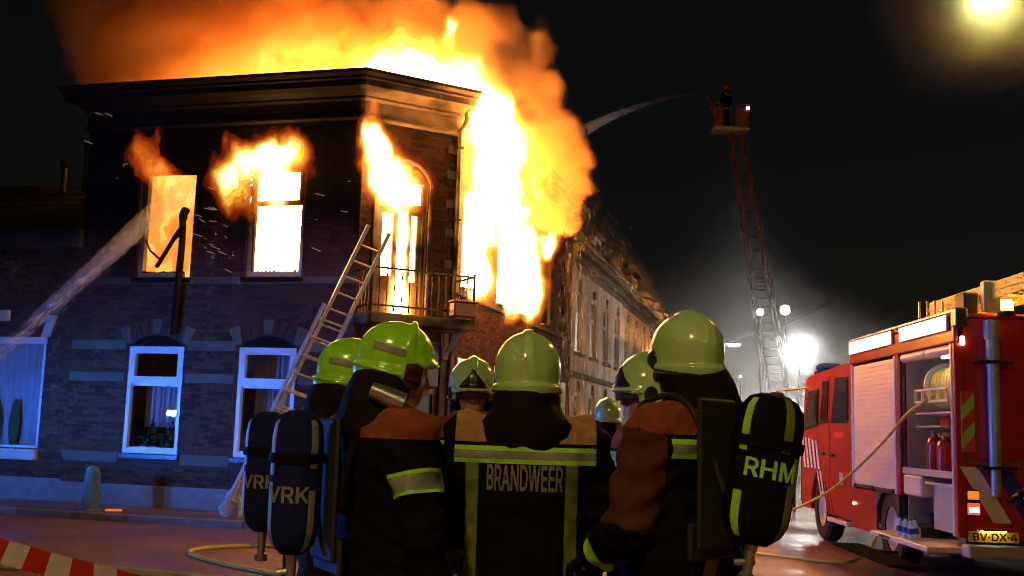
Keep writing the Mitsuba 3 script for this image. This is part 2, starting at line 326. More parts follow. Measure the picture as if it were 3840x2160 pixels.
# stone bands, plinth, arch stones
def band(f, s0, s1, z0, z1, holes, d=.022):
    r = sbox(s0, z0, s1, z1).difference(holes); r = [g.bounds for g in getattr(r, 'geoms', [r]) if not g.is_empty]
    for a, _, b, _ in r:
        n = max(1, round((b - a) / .95)); w = (b - a) / n
        for i in range(n): put('band_stone', f.box(a + i * w + .002, a + (i + 1) * w - .002, z0, z1, -.02, d + rng.uniform(-.002, .002), .006), 'stone', house)
bandz = [(2.775, 2.945), (2.22, 2.38), (.825, 1.005), (3.93, 4.05)]
fat = unary_union([h.buffer(.001) for h in low + upp] + [sbox(a - .16, 2.95, b + .16, 3.36) for a, b in W_S])
for z0, z1 in bandz: band(PL, .0, LL, z0, z1, unary_union([sbox(a - .06, WZ0 - .2, b + .06, 3.0) for a, b in W_S]))
put('plinth', PL.box(0, LL, .1, .46, -.02, .03, .01), 'concrete', house)
put('plinth', PR.box(0, LR, .1, .46, -.02, .03, .01), 'concrete', house)
stones = []
for a, b in W_S:
    c = (a + b) / 2
    for s, z, w, h, ang in ((a - .06, 3.03, .17, .3, 20), (c, 3.19, .17, .25, 0), (b + .06, 3.03, .17, .3, -20)):
        m = bx(-w / 2, w / 2, -h / 2, h / 2, -.02, .034, .008); m.vertices[:, 0] *= 1 + .5 * m.vertices[:, 1] / h
        m.apply_transform(trimesh.transformations.rotation_matrix(math.radians(ang), (0, 0, 1))); m.apply_translation((s, z, 0))
        put('arch_stone', xf(m, PL.M), 'stone', house); p = Polygon([(s + x, z + y) for x, y in ((-w / 2, -h / 2), (w / 2, -h / 2), (w / 2, h / 2), (-w / 2, h / 2))])
        stones.append(p)
    put('tympanum', PL.ext(seg_arch(a, b, WZ1, .2), -.12, -.06), 'char', house)
    arch = seg_arch(a - .1, b + .1, WZ1, .44).difference(seg_arch(a, b, WZ1, .2)).difference(sbox(a - 1, 0, b + 1, WZ1 + .0))
    n = 15; cc, rr = (c, WZ1 - .55), 1.1
    for i in range(n):
        t = (i - (n - 1) / 2) * .063
        if abs(i - 7) < 2: continue
        m = bx(-.026, .026, 0, .21, -.02, .01); m.apply_translation((0, .77, 0)); m.apply_transform(trimesh.transformations.rotation_matrix(-t, (0, 0, 1))); m.apply_translation((c, WZ1 - .55, 0))
        put('arch_brick', xf(m, PL.M), BR[i % 3], house)
bandsL = [sbox(0, z0 - .004, LL, z1 + .004) for z0, z1 in bandz]
archz = [seg_arch(a - .13, b + .13, WZ1, .47) for a, b in W_S]
lst = bricks(PL, 0.0, LL, .465, 6.72, unary_union([holesL] + bandsL + archz + stones), seed=1)
lay(wallL, lst, 300, lambda c: -abs(c[2] - 1.7) - .12 * abs(c[0] + 8.5))
quoC = [sbox(1.60, z, LC, z + .15) for z in (4.35, 4.9, 5.42, 5.95, 6.4)]
lst = bricks(PC, 0.0, LC, 3.3, 6.72, unary_union([DO, seg_arch(.22, 1.32, 5.83, .36)] + quoC), seed=2)
lay(wallC, lst, 300)
lst = bricks(PR, 0.0, LR, .465, 6.72, unary_union(uppR + lowR + [sbox(0, 3.93, LR, 4.05)]), seed=3)
lay(wallR, lst, 300)
for z in (4.35, 4.9, 5.42, 5.95, 6.4): put('quoin_stone', PC.box(1.60, LC, z, z + .15, -.02, .03, .006), 'stone', house)
for i in range(10): put('band_stone', PR.box(i + .002, i + .998, 3.93, 4.05, -.02, .05, .006), 'stone', house)
# cornice and frieze: a profile lofted along the three facades
def loft(prof, s0=0., s1=LR, split=None):
    P = [PL.at(-.02, 0), PL.at(LL, 0), PC.at(LC, 0), PR.at(s1, 0)]; N = [PL.n, PL.n, PC.n, PR.n]
    D = [PL.n]; 
    for a, b in ((PL.n, PC.n), (PC.n, PR.n)):
        m = a + b; m /= np.linalg.norm(m); D.append(m / (m @ a))
    D.append(PR.n); out = []
    for i in range(3):
        A = [P[i] + D[i] * d + (0, 0, z) - (PL.u * max(d, 0) if i == 0 else 0) for d, z in prof]; B = [P[i + 1] + D[i + 1] * d + (0, 0, z) for d, z in prof]
        n = len(prof); V = np.array(A + B); F = []
        for k in range(n):
            l = (k + 1) % n; F += [(k, n + k, n + l), (k, n + l, l)]
        for k in range(1, n - 1): F += [(0, k, k + 1), (n, n + k + 1, n + k)]
        m = trimesh.Trimesh(V, F, process=False); m.fix_normals(); out.append(m)
    return out
for m in loft([(-.05, 6.74), (.05, 6.74), (.07, 6.77), (.07, 6.80), (.03, 6.83), (.03, 7.06), (-.05, 7.06)]): put('frieze', m, 'cornice_paint', house)
for m in loft([(-.05, 7.063), (.06, 7.063), (.09, 7.10), (.09, 7.14), (.16, 7.19), (.20, 7.21), (.33, 7.24), (.34, 7.34), (.37, 7.36), (.37, 7.40), (.43, 7.45), (.44, 7.50), (-.05, 7.50)]): put('cornice', m, 'cornice_paint', house)
# lower windows: white frames with a top light, panes, curtains, sills
def window(f, s0, s1, z0, z1, zt, mat_, parent, fw=.12, d=-.10, th=.09, pane=True):
    fr = f.ext(sbox(s0, z0, s1, z1).difference(sbox(s0 + fw * .62, z0 + fw * .62, s1 - fw * .62, zt)).difference(sbox(s0 + fw, zt + .12, s1 - fw, z1 - fw)), d, d + th)
    k = put('window', cat_([fr]), mat_, parent)
    put('frame', cat_([f.box(s0 + fw * .62, s1 - fw * .62, zt - .045, zt, d + .01, d + .03), f.box(s0 + fw * .62, s1 - fw * .62, z0 + fw * .62, z0 + fw * .62 + .03, d + .005, d + .04), f.box(s0 + .05, s1 - .05, zt + .05, zt + .072, d + th, d + th + .012), f.box(s0 + .05, s1 - .05, z1 - .06, z1 - .045, d + th, d + th + .01)]), mat_, k)
    if pane:
        for a, b, c_, e in ((s0 + fw * .6, s1 - fw * .6, z0 + fw * .6, zt), (s0 + fw * .98, s1 - fw * .98, zt + .115, z1 - fw * .98)):
            v = np.array([f.at(a, c_, d + .022), f.at(b, c_, d + .022), f.at(b, e, d + .022), f.at(a, e, d + .022)]); put('pane', trimesh.Trimesh(v, [(0, 1, 2), (0, 2, 3)], process=False), 'glass', k)
    return k
def curtain(f, s0, s1, z0, z1, d, amp=.03, wl=.11, n=90):
    s = np.linspace(s0, s1, n); ph = (s - s0) / wl * 2 * np.pi; dd = d + amp * np.sin(ph + 1.1 * np.sin(s * 3.1)) + .3 * amp * np.sin(ph * 2.7)
    V = np.array([f.at(a, z, b) for z in (z0, z1) for a, b in zip(s, dd)]); F = [(i, i + 1, n + i + 1) for i in range(n - 1)] + [(i, n + i + 1, n + i) for i in range(n - 1)]
    return trimesh.Trimesh(V, F, process=False)
for i, (a, b) in enumerate(W_S):
    k = window(PL, a, b, WZ0, WZ1, 2.2, 'frame_white', house)
    put('sill', PL.box(a - .05, b + .05, WZ0 - .10, WZ0 - .006, -.1, .06, .01), 'black_plastic', house)
    put('curtain', curtain(PL, a + .12, b - .04, 1.45 if i == 0 else 1.1, 2.25, -.42), 'net_curtain', k)
    put('curtain', curtain(PL, a + .02, b - .02, 2.25, 2.8, -.5, .02), 'curtain', k) if i else None
    put('inner_sill', PL.box(a, b, WZ0 - .02, WZ0 + .03, -.36, -.11), 'dark_room', k)
# pots on the sill and leaves in the first window
g = np.random.default_rng(5)
pl = thing('potted_plant', 'dark leafy houseplants seen low behind the pane of the left ground floor window', 'plant')
put('pot', cat_([xf(lathe([(0, 0), (.045, 0), (.06, .09), (.05, .09), (0, .07)], 12), move(*PL.at(s, 1.03, -.24))) for s in (1.42, 1.62)]), 'stone_white', pl)
def leafy(c, n, r, L, g):
    V, F = [], []
    for _ in range(n):
        p = c + g.normal(0, 1, 3) * r; d = g.normal(0, 1, 3); d[2] = abs(d[2]); d /= np.linalg.norm(d); s = np.cross(d, g.normal(0, 1, 3)); s /= np.linalg.norm(s); l = L * g.uniform(.6, 1.3); k = len(V)
        V += [p, p + d * l * .5 + s * l * .22, p + d * l, p + d * l * .5 - s * l * .22]; F += [(k, k + 1, k + 2), (k, k + 2, k + 3)]
    return trimesh.Trimesh(V, F, process=False)
put('leaves', cat_([leafy(PL.at(s, 1.22 + .1 * (i % 2), -.25), 60, (.06, .03, .08), .1, g) for i, s in enumerate((1.4, 1.6, 1.8, 2.0))]), 'leaf', pl, kind='stuff')
# upper windows: what the fire left of their frames
k1 = put('window', cat_([PL.box(1.17, 1.26, UZ0, 5.93, -.16, -.06), PL.box(1.26, 2.06, UZ0, UZ0 + .09, -.16, -.06), PL.box(1.10, 1.17, UZ0 + .6, 5.95, -.03, .02)]), 'frame_burnt', house, label='burnt out left upper window with only its left jamb and bottom rail left')
put('charred_rubble', cat_([xf(trimesh.creation.icosphere(1, r), move(*PL.at(s, UZ0 + .1, -.11))) for s, r in zip(np.linspace(1.27, 2.05, 13), g.uniform(.015, .04, 13))]), 'char', k1, kind='stuff')
k2 = put('window', PL.ext(sbox(3.30, UZ0, 4.37, UZ1).difference(sbox(3.40, UZ0 + .1, 4.28, 5.30)).difference(sbox(3.42, 5.39, 4.22, 5.88)), -.16, -.07), 'frame_burnt', house, label='burning right upper window with its charred frame and transom still in place')
put('frame', cat_([PL.box(4.24, 4.28, 5.36, 5.9, -.07, -.03), PL.box(3.40, 3.425, UZ0 + .1, 5.3, -.10, -.03)]), 'char', k2)
put('charred_rubble', cat_([xf(trimesh.creation.icosphere(1, r), move(*PL.at(s, UZ0 + .11, -.12))) for s, r in zip(np.linspace(3.41, 4.27, 12), g.uniform(.012, .032, 12))]), 'char', k2, kind='stuff')
for a, b in W_S: put('sill', PL.box(a - .04, b + .04, UZ0 - .09, UZ0 - .006, -.1, .07, .01), 'char', house)
for i, (a, b) in enumerate(R_S):
    if i >= 2:
        put('window', PR.ext(sbox(a, UZ0, b, UZ1).difference(sbox(a + .08, UZ0 + .1, b - .08, 5.25)).difference(sbox(a + .08, 5.35, b - .08, UZ1 - .08)), -.16, -.08), 'char', house)
    else:
        put('window', cat_([PR.box(a, a + .06, UZ0, UZ1, -.16, -.08), PR.box(a + .06, b, UZ0, UZ0 + .06, -.16, -.08)]), 'char', house)
    put('sill', PR.box(a - .05, b + .05, UZ0 - .0, UZ0 + .04, -.1, .09, .01), 'stone', house)
    w = window(PR, a, b, WZ0, WZ1, 2.2, 'frame_white', house); put('curtain', PR.box(a, b, WZ0, WZ1, -.5, -.48), 'dark_room', w)
# chamfered corner: balcony doors, arched recess, transom
dk = put('balcony_door', cat_([PC.ext(sbox(.30, 3.42, 1.24, 5.83).difference(sbox(.36, 3.44, 1.18, 5.31)).difference(sbox(.36, 5.40, 1.18, 5.79)), -.16, -.05)]), 'cornice_paint', house, label='burning double balcony door with an arched head above the corner shop')
put('leaf', PC.ext(sbox(.365, 3.45, .735, 5.30).difference(sbox(.45, 4.12, .66, 5.22)), -.13, -.08), 'cornice_paint', dk)
put('leaf', PC.ext(sbox(.93, 3.45, 1.175, 5.30).difference(sbox(.985, 4.05, 1.10, 5.22)), -.13, -.08), 'cornice_paint', dk)
for z in np.arange(3.5, 4.0, .085): put('panel_slat', PC.box(.40, .71, z, z + .07, -.083, -.07), 'cornice_paint', dk); put('panel_slat', PC.box(.95, 1.15, z, z + .07, -.083, -.07), 'cornice_paint', dk)
put('tympanum', PC.ext(seg_arch(.30, 1.24, 5.832, .3), -.02, .012), 'cornice_paint', house)
arc = seg_arch(.24, 1.30, 5.80, .36, 16).difference(seg_arch(.285, 1.255, 5.795, .325, 16)).difference(sbox(0, 5, 2, 5.80))
put('arch_moulding', cat_([PC.ext(arc, -.02, .055), PC.box(1.26, 1.30, 3.42, 5.80, -.02, .055), PC.box(.24, .28, 3.42, 5.80, -.02, .055)]), 'cornice_paint', house)
# ground floor shop corner
sk = put('shop_door', PC.ext(sbox(.18, .1, 1.62, 2.75).difference(sbox(.26, .2, .86, 2.15)).difference(sbox(.94, .5, 1.54, 2.15)).difference(sbox(.26, 2.25, 1.54, 2.68)), -.2, -.1), 'cornice_paint', house)
put('pane', PC.box(.24, 1.56, .15, 2.70, -.17, -.165), 'wet_board', sk)
put('notice', PC.box(1.12, 1.22, 1.45, 1.56, -.164, -.16), 'stone_white', sk)
sg = thing('shop_sign', 'dark blue wet board with a pale letter on the corner house under the balcony', 'sign')
put('board', PC.box(.70, 1.56, 2.28, 3.05, .012, .06, .012), 'wet_board', sg)
tm = meshkit.text_mesh('J', .48, .012, bold=True); tm.apply_translation((1.02, 2.42, .062)); put('letter', xf(tm, PC.M), 'band_grey', sg)
# downpipe on the right edge of the corner with its swan neck under the cornice
dp = [PC.at(LC + .02, 7.12, .20), PC.at(LC + .03, 7.0, .20), PC.at(LC + .0, 6.86, .08), PC.at(LC - .02, 6.7, .055)] + [PC.at(LC - .02, z, .055) for z in (5.5, 4.2, 3.2, .2)]
put('downpipe', tube(curve(dp, 6), .042, 10), 'cornice_paint', house, smooth=40)
for z in (6.5, 5.2, 3.9, 2.4, 1.0): put('pipe_bracket', PC.box(LC - .08, LC + .04, z, z + .04, .0, .105), 'black_metal', house)
# charred pipe and fallen timbers hanging at the left upper window
put('charred_downpipe', tube(curve([PL.at(2.12, 5.25, .05), PL.at(2.10, 5.1, .10), PL.at(2.11, 4.6, .09), PL.at(2.09, 4.0, .09), PL.at(2.07, 3.5, .08), PL.at(2.06, 3.05, .06)], 5), [.075] * 6 + [.06] * 20, 9), 'char', house, smooth=40)
tb = thing('charred_timber', 'burnt timbers hanging crossed in the left upper window', 'timber')
put('beam', cat_([plank(PL.at(2.06, 5.0, -.02), PL.at(1.86, 4.75, -.05), .07, .06), plank(PL.at(1.88, 4.79, -.05), PL.at(1.50, 4.25, -.12), .06, .045)]), 'char', tb)
put('lath', cat_([plank(PL.at(1.22, 4.82, -.1), PL.at(1.36, 4.55, -.1), .025, .02), plank(PL.at(1.36, 4.55, -.1), PL.at(1.56, 4.40, -.1), .035, .03)]), 'char', tb)
# balcony
bal = thing('balcony', 'small iron railed balcony on the chamfered corner of the burning house', 'balcony')
put('slab', PC.box(-.05, LC + .05, 3.22, 3.40, 0.065, .78, .02), 'cornice_paint', bal)
for a in (.12, 1.6): put('bracket', cat_([PC.ext(Polygon([(a, 3.21), (a + .09, 3.21), (a + .09, 2.75), (a, 2.75)]), .02, .14), plank(PC.at(a + .045, 2.83, .12), PC.at(a + .045, 3.2, .66), .07, .07)]), 'cornice_paint', bal)
RT = 4.13
path = [PC.at(-.02, 0, .04), PC.at(-.02, 0, .72), PC.at(LC + .02, 0, .72), PC.at(LC + .02, 0, .04)]
rl = put('railing', cat_([plank(a + (0, 0, z), b + (0, 0, z), .035, .03) for z in (RT, 3.52) for a, b in zip(path[:-1], path[1:])]), 'black_metal', bal)
for p in path[1:3]: put('post', bar(p + (0, 0, 3.4), p + (0, 0, RT + .05), .022), 'black_metal', rl)
for a, b in zip(path[:-1], path[1:]):
    n = int(np.linalg.norm(b - a) / .125)
    for i in range(1, n): p = a + (b - a) * i / n; put('baluster', bar(p + (0, 0, 3.42), p + (0, 0, RT), .009, n=6), 'black_metal', rl)
rb = thing('hanging_box', 'dark red box hanging at the right end of the balcony railing', 'box')
put('tub', PC.box(1.35, 1.78, 3.42, 3.66, .76, .98, .02), 'dark_red', rb); put('rim', PC.box(1.33, 1.80, 3.66, 3.69, .74, 1.0, .008), 'dark_red', rb)

# ------------------------------------------------------------------ the low house on the left
nb = thing('neighbour_house', 'low brick house left of the corner house lit blue with one wide curtained window', 'house')
PN = Facade((-22.45, 16.36), (1, 0)); NW = (7.1, 9.42)
hole = sbox(NW[0], .99, NW[1], 2.98); hole2 = sbox(2.6, .99, 4.9, 2.98)
wn = put('wall', PN.ext(sbox(0, .1, 10, 4.6).difference(hole).difference(hole2), -.3, 0), 'mortar', nb)
put('wall', bx(-22.4, -12.46, 24, 24.3, .1, 4.9), 'mortar', nb)
put('plinth', PN.box(0, 9.99, .1, .5, -.02, .03, .01), 'concrete', nb)
key_st = [Polygon([(c - .09, 2.99), (c + .09, 2.99), (c + .14 * q + .02, 3.38), (c + .14 * q - .22 * 0 - .17, 3.38)]) for c, q in ((NW[0] - .02, -1), ((NW[0] + NW[1]) / 2, 0.5), (NW[1] - .02, 1.4))]
for p in key_st: put('arch_stone', PN.ext(p, -.02, .04), 'stone_white', nb)
lay(wn, [b for b in bricks(PN, 5.5, 10, .52, 4.58, unary_union([hole] + key_st), seed=4)], 300)
put('brickwork', cat_([b[0] for b in bricks(PN, 0, 5.49, .52, 4.58, hole2, seed=6)]), 'brick_red', wn, kind='stuff')
put('eaves_board', bx(-22.6, -12.40, 16.20, 16.45, 4.60, 4.92, .012), 'stone', nb); put('gutter', bx(-22.6, -12.40, 16.10, 16.199, 4.84, 4.95, .02), 'black_metal', nb)
rf = put('roof', trimesh.convex.convex_hull(np.array([(x, y, z) for x in (-22.5, -12.47) for y, z in ((16.46, 4.6), (16.46, 4.94), (19.4, 6.55), (23.9, 6.55), (23.9, 4.6))])), 'roof_tile', nb)
for j in range(8):
    y0, y1 = 16.48 + j * .36, 16.48 + (j + 1) * .36; z0, z1 = 4.95 + j * .197, 4.95 + (j + 1) * .197
    for i in range(28):
        x0 = -22.4 + i * .352
        if x0 > -17.4: put('roof_tile', plank((x0 + .17, y0, z0 + .03), (x0 + .17, y1 + .05, z1 + .035), .34, .025), 'roof_tile', rf)
put('chimney_pipe', bar((-14.2, 18.6, 6.2), (-14.2, 18.6, 7.05), .075, n=12), 'cornice_paint', rf); put('chimney_cowl', xf(lathe([(0, .16), (.11, .16), (.11, .1), (.08, 0), (0, 0)], 12), move(-14.2, 18.6, 7.05)), 'cornice_paint', rf)
put('chimney_pipe', bar((-14.75, 18.6, 6.2), (-14.75, 18.6, 6.75), .06, n=12), 'black_metal', rf); put('chimney_cowl', xf(trimesh.creation.icosphere(2, .11), move(-14.75, 18.6, 6.8)), 'cornice_paint', rf)
kw = put('window', PN.ext(sbox(NW[0], .99, NW[1], 2.98).difference(sbox(NW[0] + .06, 1.05, NW[1] - .05, 2.86)), -.1, .0), 'frame_white', nb)
put('sill', PN.box(NW[0] - .03, NW[1] + .03, .80, .985, -.05, .12, .02), 'stone_white', kw); put('lintel', PN.box(NW[0] - .02, NW[1] + .02, 2.86, 2.985, .001, .05, .01), 'frame_white', kw)
v = np.array([PN.at(s, z, -.06) for s, z in ((NW[0], 1.0), (NW[1], 1.0), (NW[1], 2.9), (NW[0], 2.9))]); put('pane', trimesh.Trimesh(v, [(0, 1, 2), (0, 2, 3)], process=False), 'glass', kw)
put('curtain', curtain(PN, NW[0], NW[1], 1.0, 2.95, -.22, .02, .16, 160), 'curtain', kw)
for s in (8.35, 8.78):
    put('ornament', xf(lathe([(0, 0), (.07, 0), (.11, .18), (.12, .45), (.07, .72), (.025, .82), (0, .83)], 14), move(*PN.at(s, 1.05, -.13)) @ np.diag([1, .35, 1, 1])), 'leaf', kw, smooth=60)
put('window', PN.box(2.6, 4.9, .99, 2.98, -.12, -.1), 'frame_white', nb)
put('wall_lamp', cat_([PN.box(8.42, 8.62, 3.27, 3.47, .005, .09, .02)]), 'stone_white', nb)

# ------------------------------------------------------------------ the row of houses down the right street
def row_house(name, label, y0, y1, zc, mat_, zr, dormer, seed):
    g = np.random.default_rng(seed); h = thing(name, label, 'house'); F = Facade((-5.783, y0), (0, 1)); L = y1 - y0
    n = max(2, round(L / 2.2)); ws = [(L / n) * (i + .5) for i in range(n)]
    op = [seg_arch(c - .5, c + .5, 5.35, .16).union(sbox(c - .5, 3.75, c + .5, 5.352)) for c in ws] + [seg_arch(c - .5, c + .5, 2.55, .16).union(sbox(c - .5, .9, c + .5, 2.552)) for c in ws]
    put('wall', F.ext(sbox(.01, .1, L, zc - .25).difference(unary_union(op)), -.3, 0), mat_, h)
    put('wall', cat_([bx(-13, -6.09, y1 - .25, y1 - .01, .1, zc - .3), bx(-13, -12.8, y0 + .02, y1, .1, zc - .3)]), mat_, h)
    for o in op:
        a, b, c, d = o.bounds; w = put('window', F.ext(o.difference(sbox(a + .07, b + .07, c - .07, b + 1.05)).difference(sbox(a + .07, b + 1.13, c - .07, d - .14)), -.14, -.06), 'frame_white', h); put('pane', F.box(a, c, b, d, -.115, -.11), 'wet_board', w)
        put('sill', F.box(a - .06, c + .06, b - .1, b, -.05, .09, .01), 'stone', h); put('keystone', F.box((a + c) / 2 - .09, (a + c) / 2 + .09, d - .02, d + .24, -.02, .06, .01), 'stone', h)
    put('string_course', F.box(.01, L, 3.05, 3.2, -.02, .07, .01), 'stone', h)
    for a, b, c, d in ((-.05, .05, -.62, -.45), (-.05, .12, -.44, -.24), (-.05, .32, -.23, -.1), (-.05, .38, -.097, 0.)): put('cornice', F.box(.01, L - .01, zc + c, zc + d, a, b, .012), 'stone', h)
    rf = put('roof', trimesh.convex.convex_hull(np.array([(x, y, z) for y in (y0 + .02, y1 - .02) for x, z in ((-5.9, zc - .3), (-5.9, zc + .01), (-7.6, zr), (-11, zr), (-12.7, zc), (-12.7, zc - .3))])), 'roof_tile', h)
    for d in dormer:
        k = put('dormer', bx(-7.6, -6.25, y0 + d - .6, y0 + d + .6, zc + .01, zc + 1.25, .02), mat_, rf); 
        put('dormer_roof', bx(-7.7, -6.1, y0 + d - .7, y0 + d + .7, zc + 1.252, zc + 1.36, .02), 'stone', rf); put('dormer_window', bx(-6.248, -6.235, y0 + d - .4, y0 + d + .4, zc + .3, zc + 1.1), 'wet_board', rf)
    put('chimney', bx(-8.1, -7.5, y1 - .9, y1 - .3, zc, zr + .9, .02), 'brick_dark', rf)
    return h
row_house('row_house', 'pale plastered row house next to the burning corner house with a heavy cornice', 27.62, 36.2, 6.62, 'render_wall', 7.9, (2.2, 6.2), 1)
row_house('row_house', 'second pale row house beyond the corner house with dormers in spray', 36.22, 44.6, 6.55, 'render_wall', 7.6, (2.5, 6.0), 2)
row_house('row_house', 'farthest row house down the street fading into the lit spray', 44.62, 60.0, 6.3, 'render_wall', 7.4, (3, 8), 3)
# ------------------------------------------------------------------ flames: nested shells of a turbulent field; each shell adds its glow to what lies inside it
def hot(core): return [(.045, .003, .0002), (.06, .005, .0004), (.09, .011, .0008), (.12, .026, .002), (.17, .055, .004), (.25, .12, .012), (.4, .25, .03), (.6, .5, .12), (1.2, 1.0, .45), core]
HOT = hot((100., 34., 6.))
def coarse(core): return [(.09, .007, .0005), (.16, .032, .002), (.30, .12, .008), (.6, .38, .045), (1.6, 1.3, .5), core]
LEVC = (.10, .17, .26, .38, .54, .76)
MILD = [(.06, .004, .0003), (.09, .008, .0006), (.12, .017, .0012), (.14, .028, .002), (.15, .042, .003), (.14, .052, .005), (.13, .06, .008), (.16, .10, .02), (.3, .24, .08)]
LEV = (.05, .075, .11, .15, .20, .27, .35, .46, .58, .76)
SHELL = ('fringe',) * 6 + ('flame_body',) * 3 + ('core',)
def turb(P, f, amp, seed, up=.45):
    Q = P * np.array([f, f, f * up]); n = [meshkit.fbm(Q + 17.3 * k, 3, seed + k) - .5 for k in range(3)]
    return P + amp * np.stack([n[0], n[1], n[2] * 1.6], -1) * 2
def blobs(P, B, stretch=(1, 1, 1.25)):
    d = 0
    for b in B:
        q = (P - b[:3]) / (b[3] * np.array(stretch)); d = d + np.exp(-(q * q).sum(-1) * .7) * (b[4] if len(b) > 4 else 1.)
    return d
def fire(name, label, cat, B, lo, hi, h, cols, amp=.18, f=1.6, seed=0, extra=None, group=None, gain=1., limit=None):
    levels = LEVC if len(cols) == 6 else LEV; shell = ('fringe',) * 3 + ('flame_body',) * 2 + ('core',) if len(cols) == 6 else SHELL
    k0 = thing(name, label, cat, group)
    xs, P = grid(lo, hi, h); Q = turb(P, f, amp, seed); Q = turb(Q, f * 3.1, amp * .33, seed + 9)
    d = blobs(Q, B)
    if extra is not None: d = np.maximum(d, extra(Q))
    if limit is not None: d = d * limit(P)
    d = d * np.clip(.30 + 1.4 * meshkit.fbm(P * np.array([2.6, 2.6, 1.2]) * f * .7, 4, seed + 30), .2, 1.6) * gain
    e = np.ones(d.shape); 
    for ax in range(3):
        t = np.linspace(0, 1, d.shape[ax]); s = np.clip(np.minimum(t, 1 - t) * d.shape[ax] / 3, 0, 1); e = e * s.reshape([-1 if k == ax else 1 for k in range(3)])
    d = d * e
    for i, (l, c) in enumerate(zip(levels, cols)):
        m = nets(-d, *xs, iso=-l)
        if len(m.faces) < 8: continue
        w = float(np.clip(m.area * max(c) / 40, .02, 2.2 if shell[i] == 'core' else .3))
        put(shell[i], m, 'lamp_black' if shell[i] == 'core' else 'flame_skin' if i == len(cols) - 1 else 'clear', k0, smooth=True, emit=c, w=w)
    return k0
G = 'flames out of the upper windows'
X0 = -12.45
def inroom(x0, x1, y0, y1, z0, z1):
    return lambda P: np.clip(1.3 - np.maximum(np.maximum(np.maximum(x0 - P[..., 0], P[..., 0] - x1), np.maximum(y0 - P[..., 1], P[..., 1] - y1)), np.maximum(z0 - P[..., 2], P[..., 2] - z1)) * -0 - np.maximum(0, np.maximum(np.maximum(x0 - P[..., 0], P[..., 0] - x1), np.maximum(np.maximum(y0 - P[..., 1], P[..., 1] - y1), np.maximum(z0 - P[..., 2], P[..., 2] - z1)))) * 6, 0, 1.3)
# left window: an orange room of fire, a red lick out of its head
def solid_wall(P):
    """No flame inside the brickwork of the street front."""
    x, y, z = P[..., 0], P[..., 1], P[..., 2]; o = np.zeros(x.shape, bool)
    for a, b in W_S: o |= (x > X0 + a) & (x < X0 + b) & (z > UZ0) & (z < UZ1)
    return np.where((y > 16.28) & (y < 16.63) & ~o, 0., 1.)
fire('window_flame', 'orange flame filling the burnt out left upper window', 'flame',
     [(-10.9, 16.95, 5.5, .30, .8), (-10.45, 16.9, 4.9, .18, .9), (-10.5, 16.9, 4.4, .2, .7), (-11.1, 16.95, 5.75, .2, .9), (-10.7, 16.2, 5.9, .16, .5), (-11.0, 16.1, 6.1, .16, .36), (-11.25, 16.05, 6.35, .16, .25)],
     (-11.9, 15.8, 3.5), (-10.02, 18.1, 6.9), .05, MILD, .3, 2.6, 3, lambda P: .40 * inroom(-11.9, -10.1, 16.9, 17.0, 3.6, 6.4)(P), G, limit=solid_wall, gain=.95)
fire('window_flame', 'white hot flame in the right upper window with red tongues curling out of its head', 'flame',
     [(-8.7, 16.5, 5.7, .30, 1.), (-8.5, 16.15, 6.0, .24, .8), (-8.75, 16.1, 6.15, .2, .62), (-9.1, 16.05, 5.95, .22, .5), (-9.35, 16.05, 5.75, .22, .42), (-9.5, 16.05, 5.6, .16, .3), (-8.3, 16.1, 6.2, .14, .36), (-8.1, 16.1, 6.05, .12, .22), (-9.2, 16.05, 5.45, .16, .3)],
     (-10.2, 15.7, 3.5), (-7.5, 17.9, 6.9), .045, hot((26., 11., 3.)), .26, 2.5, 12, inroom(-9.5, -7.7, 16.75, 17.8, 3.5, 6.3), G, limit=solid_wall)
def chamfer_wall(P):
    d = (P[..., 0] - PC.o[0]) * PC.n[0] + (P[..., 1] - PC.o[1]) * PC.n[1]; s = (P[..., 0] - PC.o[0]) * PC.u[0] + (P[..., 1] - PC.o[1]) * PC.u[1]
    return np.where((d < .02) & (d > -.30) & ~((s > .36) & (s < 1.18) & (P[..., 2] > 3.44) & (P[..., 2] < 5.8)), 0., 1.)
def chamfer_room(P):
    d = (P[..., 0] - PC.o[0]) * PC.n[0] + (P[..., 1] - PC.o[1]) * PC.n[1]; s = (P[..., 0] - PC.o[0]) * PC.u[0] + (P[..., 1] - PC.o[1]) * PC.u[1]
    return np.clip(1.3 + 6 * np.minimum(0, np.minimum(np.minimum(-.34 - d, 1.0 + d), np.minimum(s - .1, 1.5 - s))), 0, 1.3)
pc = lambda s, z, d, r, w=1.: (*PC.at(s, z, d), r, w)
fire('door_flame', 'white flame standing in the balcony doorway and streaming out of its transom to the left', 'flame',
     [pc(.8, 5.6, -.2, .28), pc(.5, 5.65, .05, .22), pc(.32, 5.85, .15, .2), pc(.18, 6.05, .2, .17), pc(.08, 6.25, .22, .13, .9), pc(.02, 6.45, .24, .1, .75), pc(.0, 6.62, .24, .08, .55), pc(.06, 6.8, .24, .07, .4), pc(.08, 7.0, .24, .07, .3), pc(.12, 6.6, .26, .06, .35), pc(.84, 4.4, -.08, .12, 1.), pc(.84, 4.9, -.08, .12, 1.), pc(.84, 3.9, -.04, .14, 1.), pc(.84, 3.5, .0, .16, 1.)],
     (-7.6, 15.9, 3.2), (-5.9, 18.3, 7.5), .045, hot((34., 13., 2.8)), .13, 3.0, 21, chamfer_room, 'flames out of the upper windows', limit=chamfer_wall)
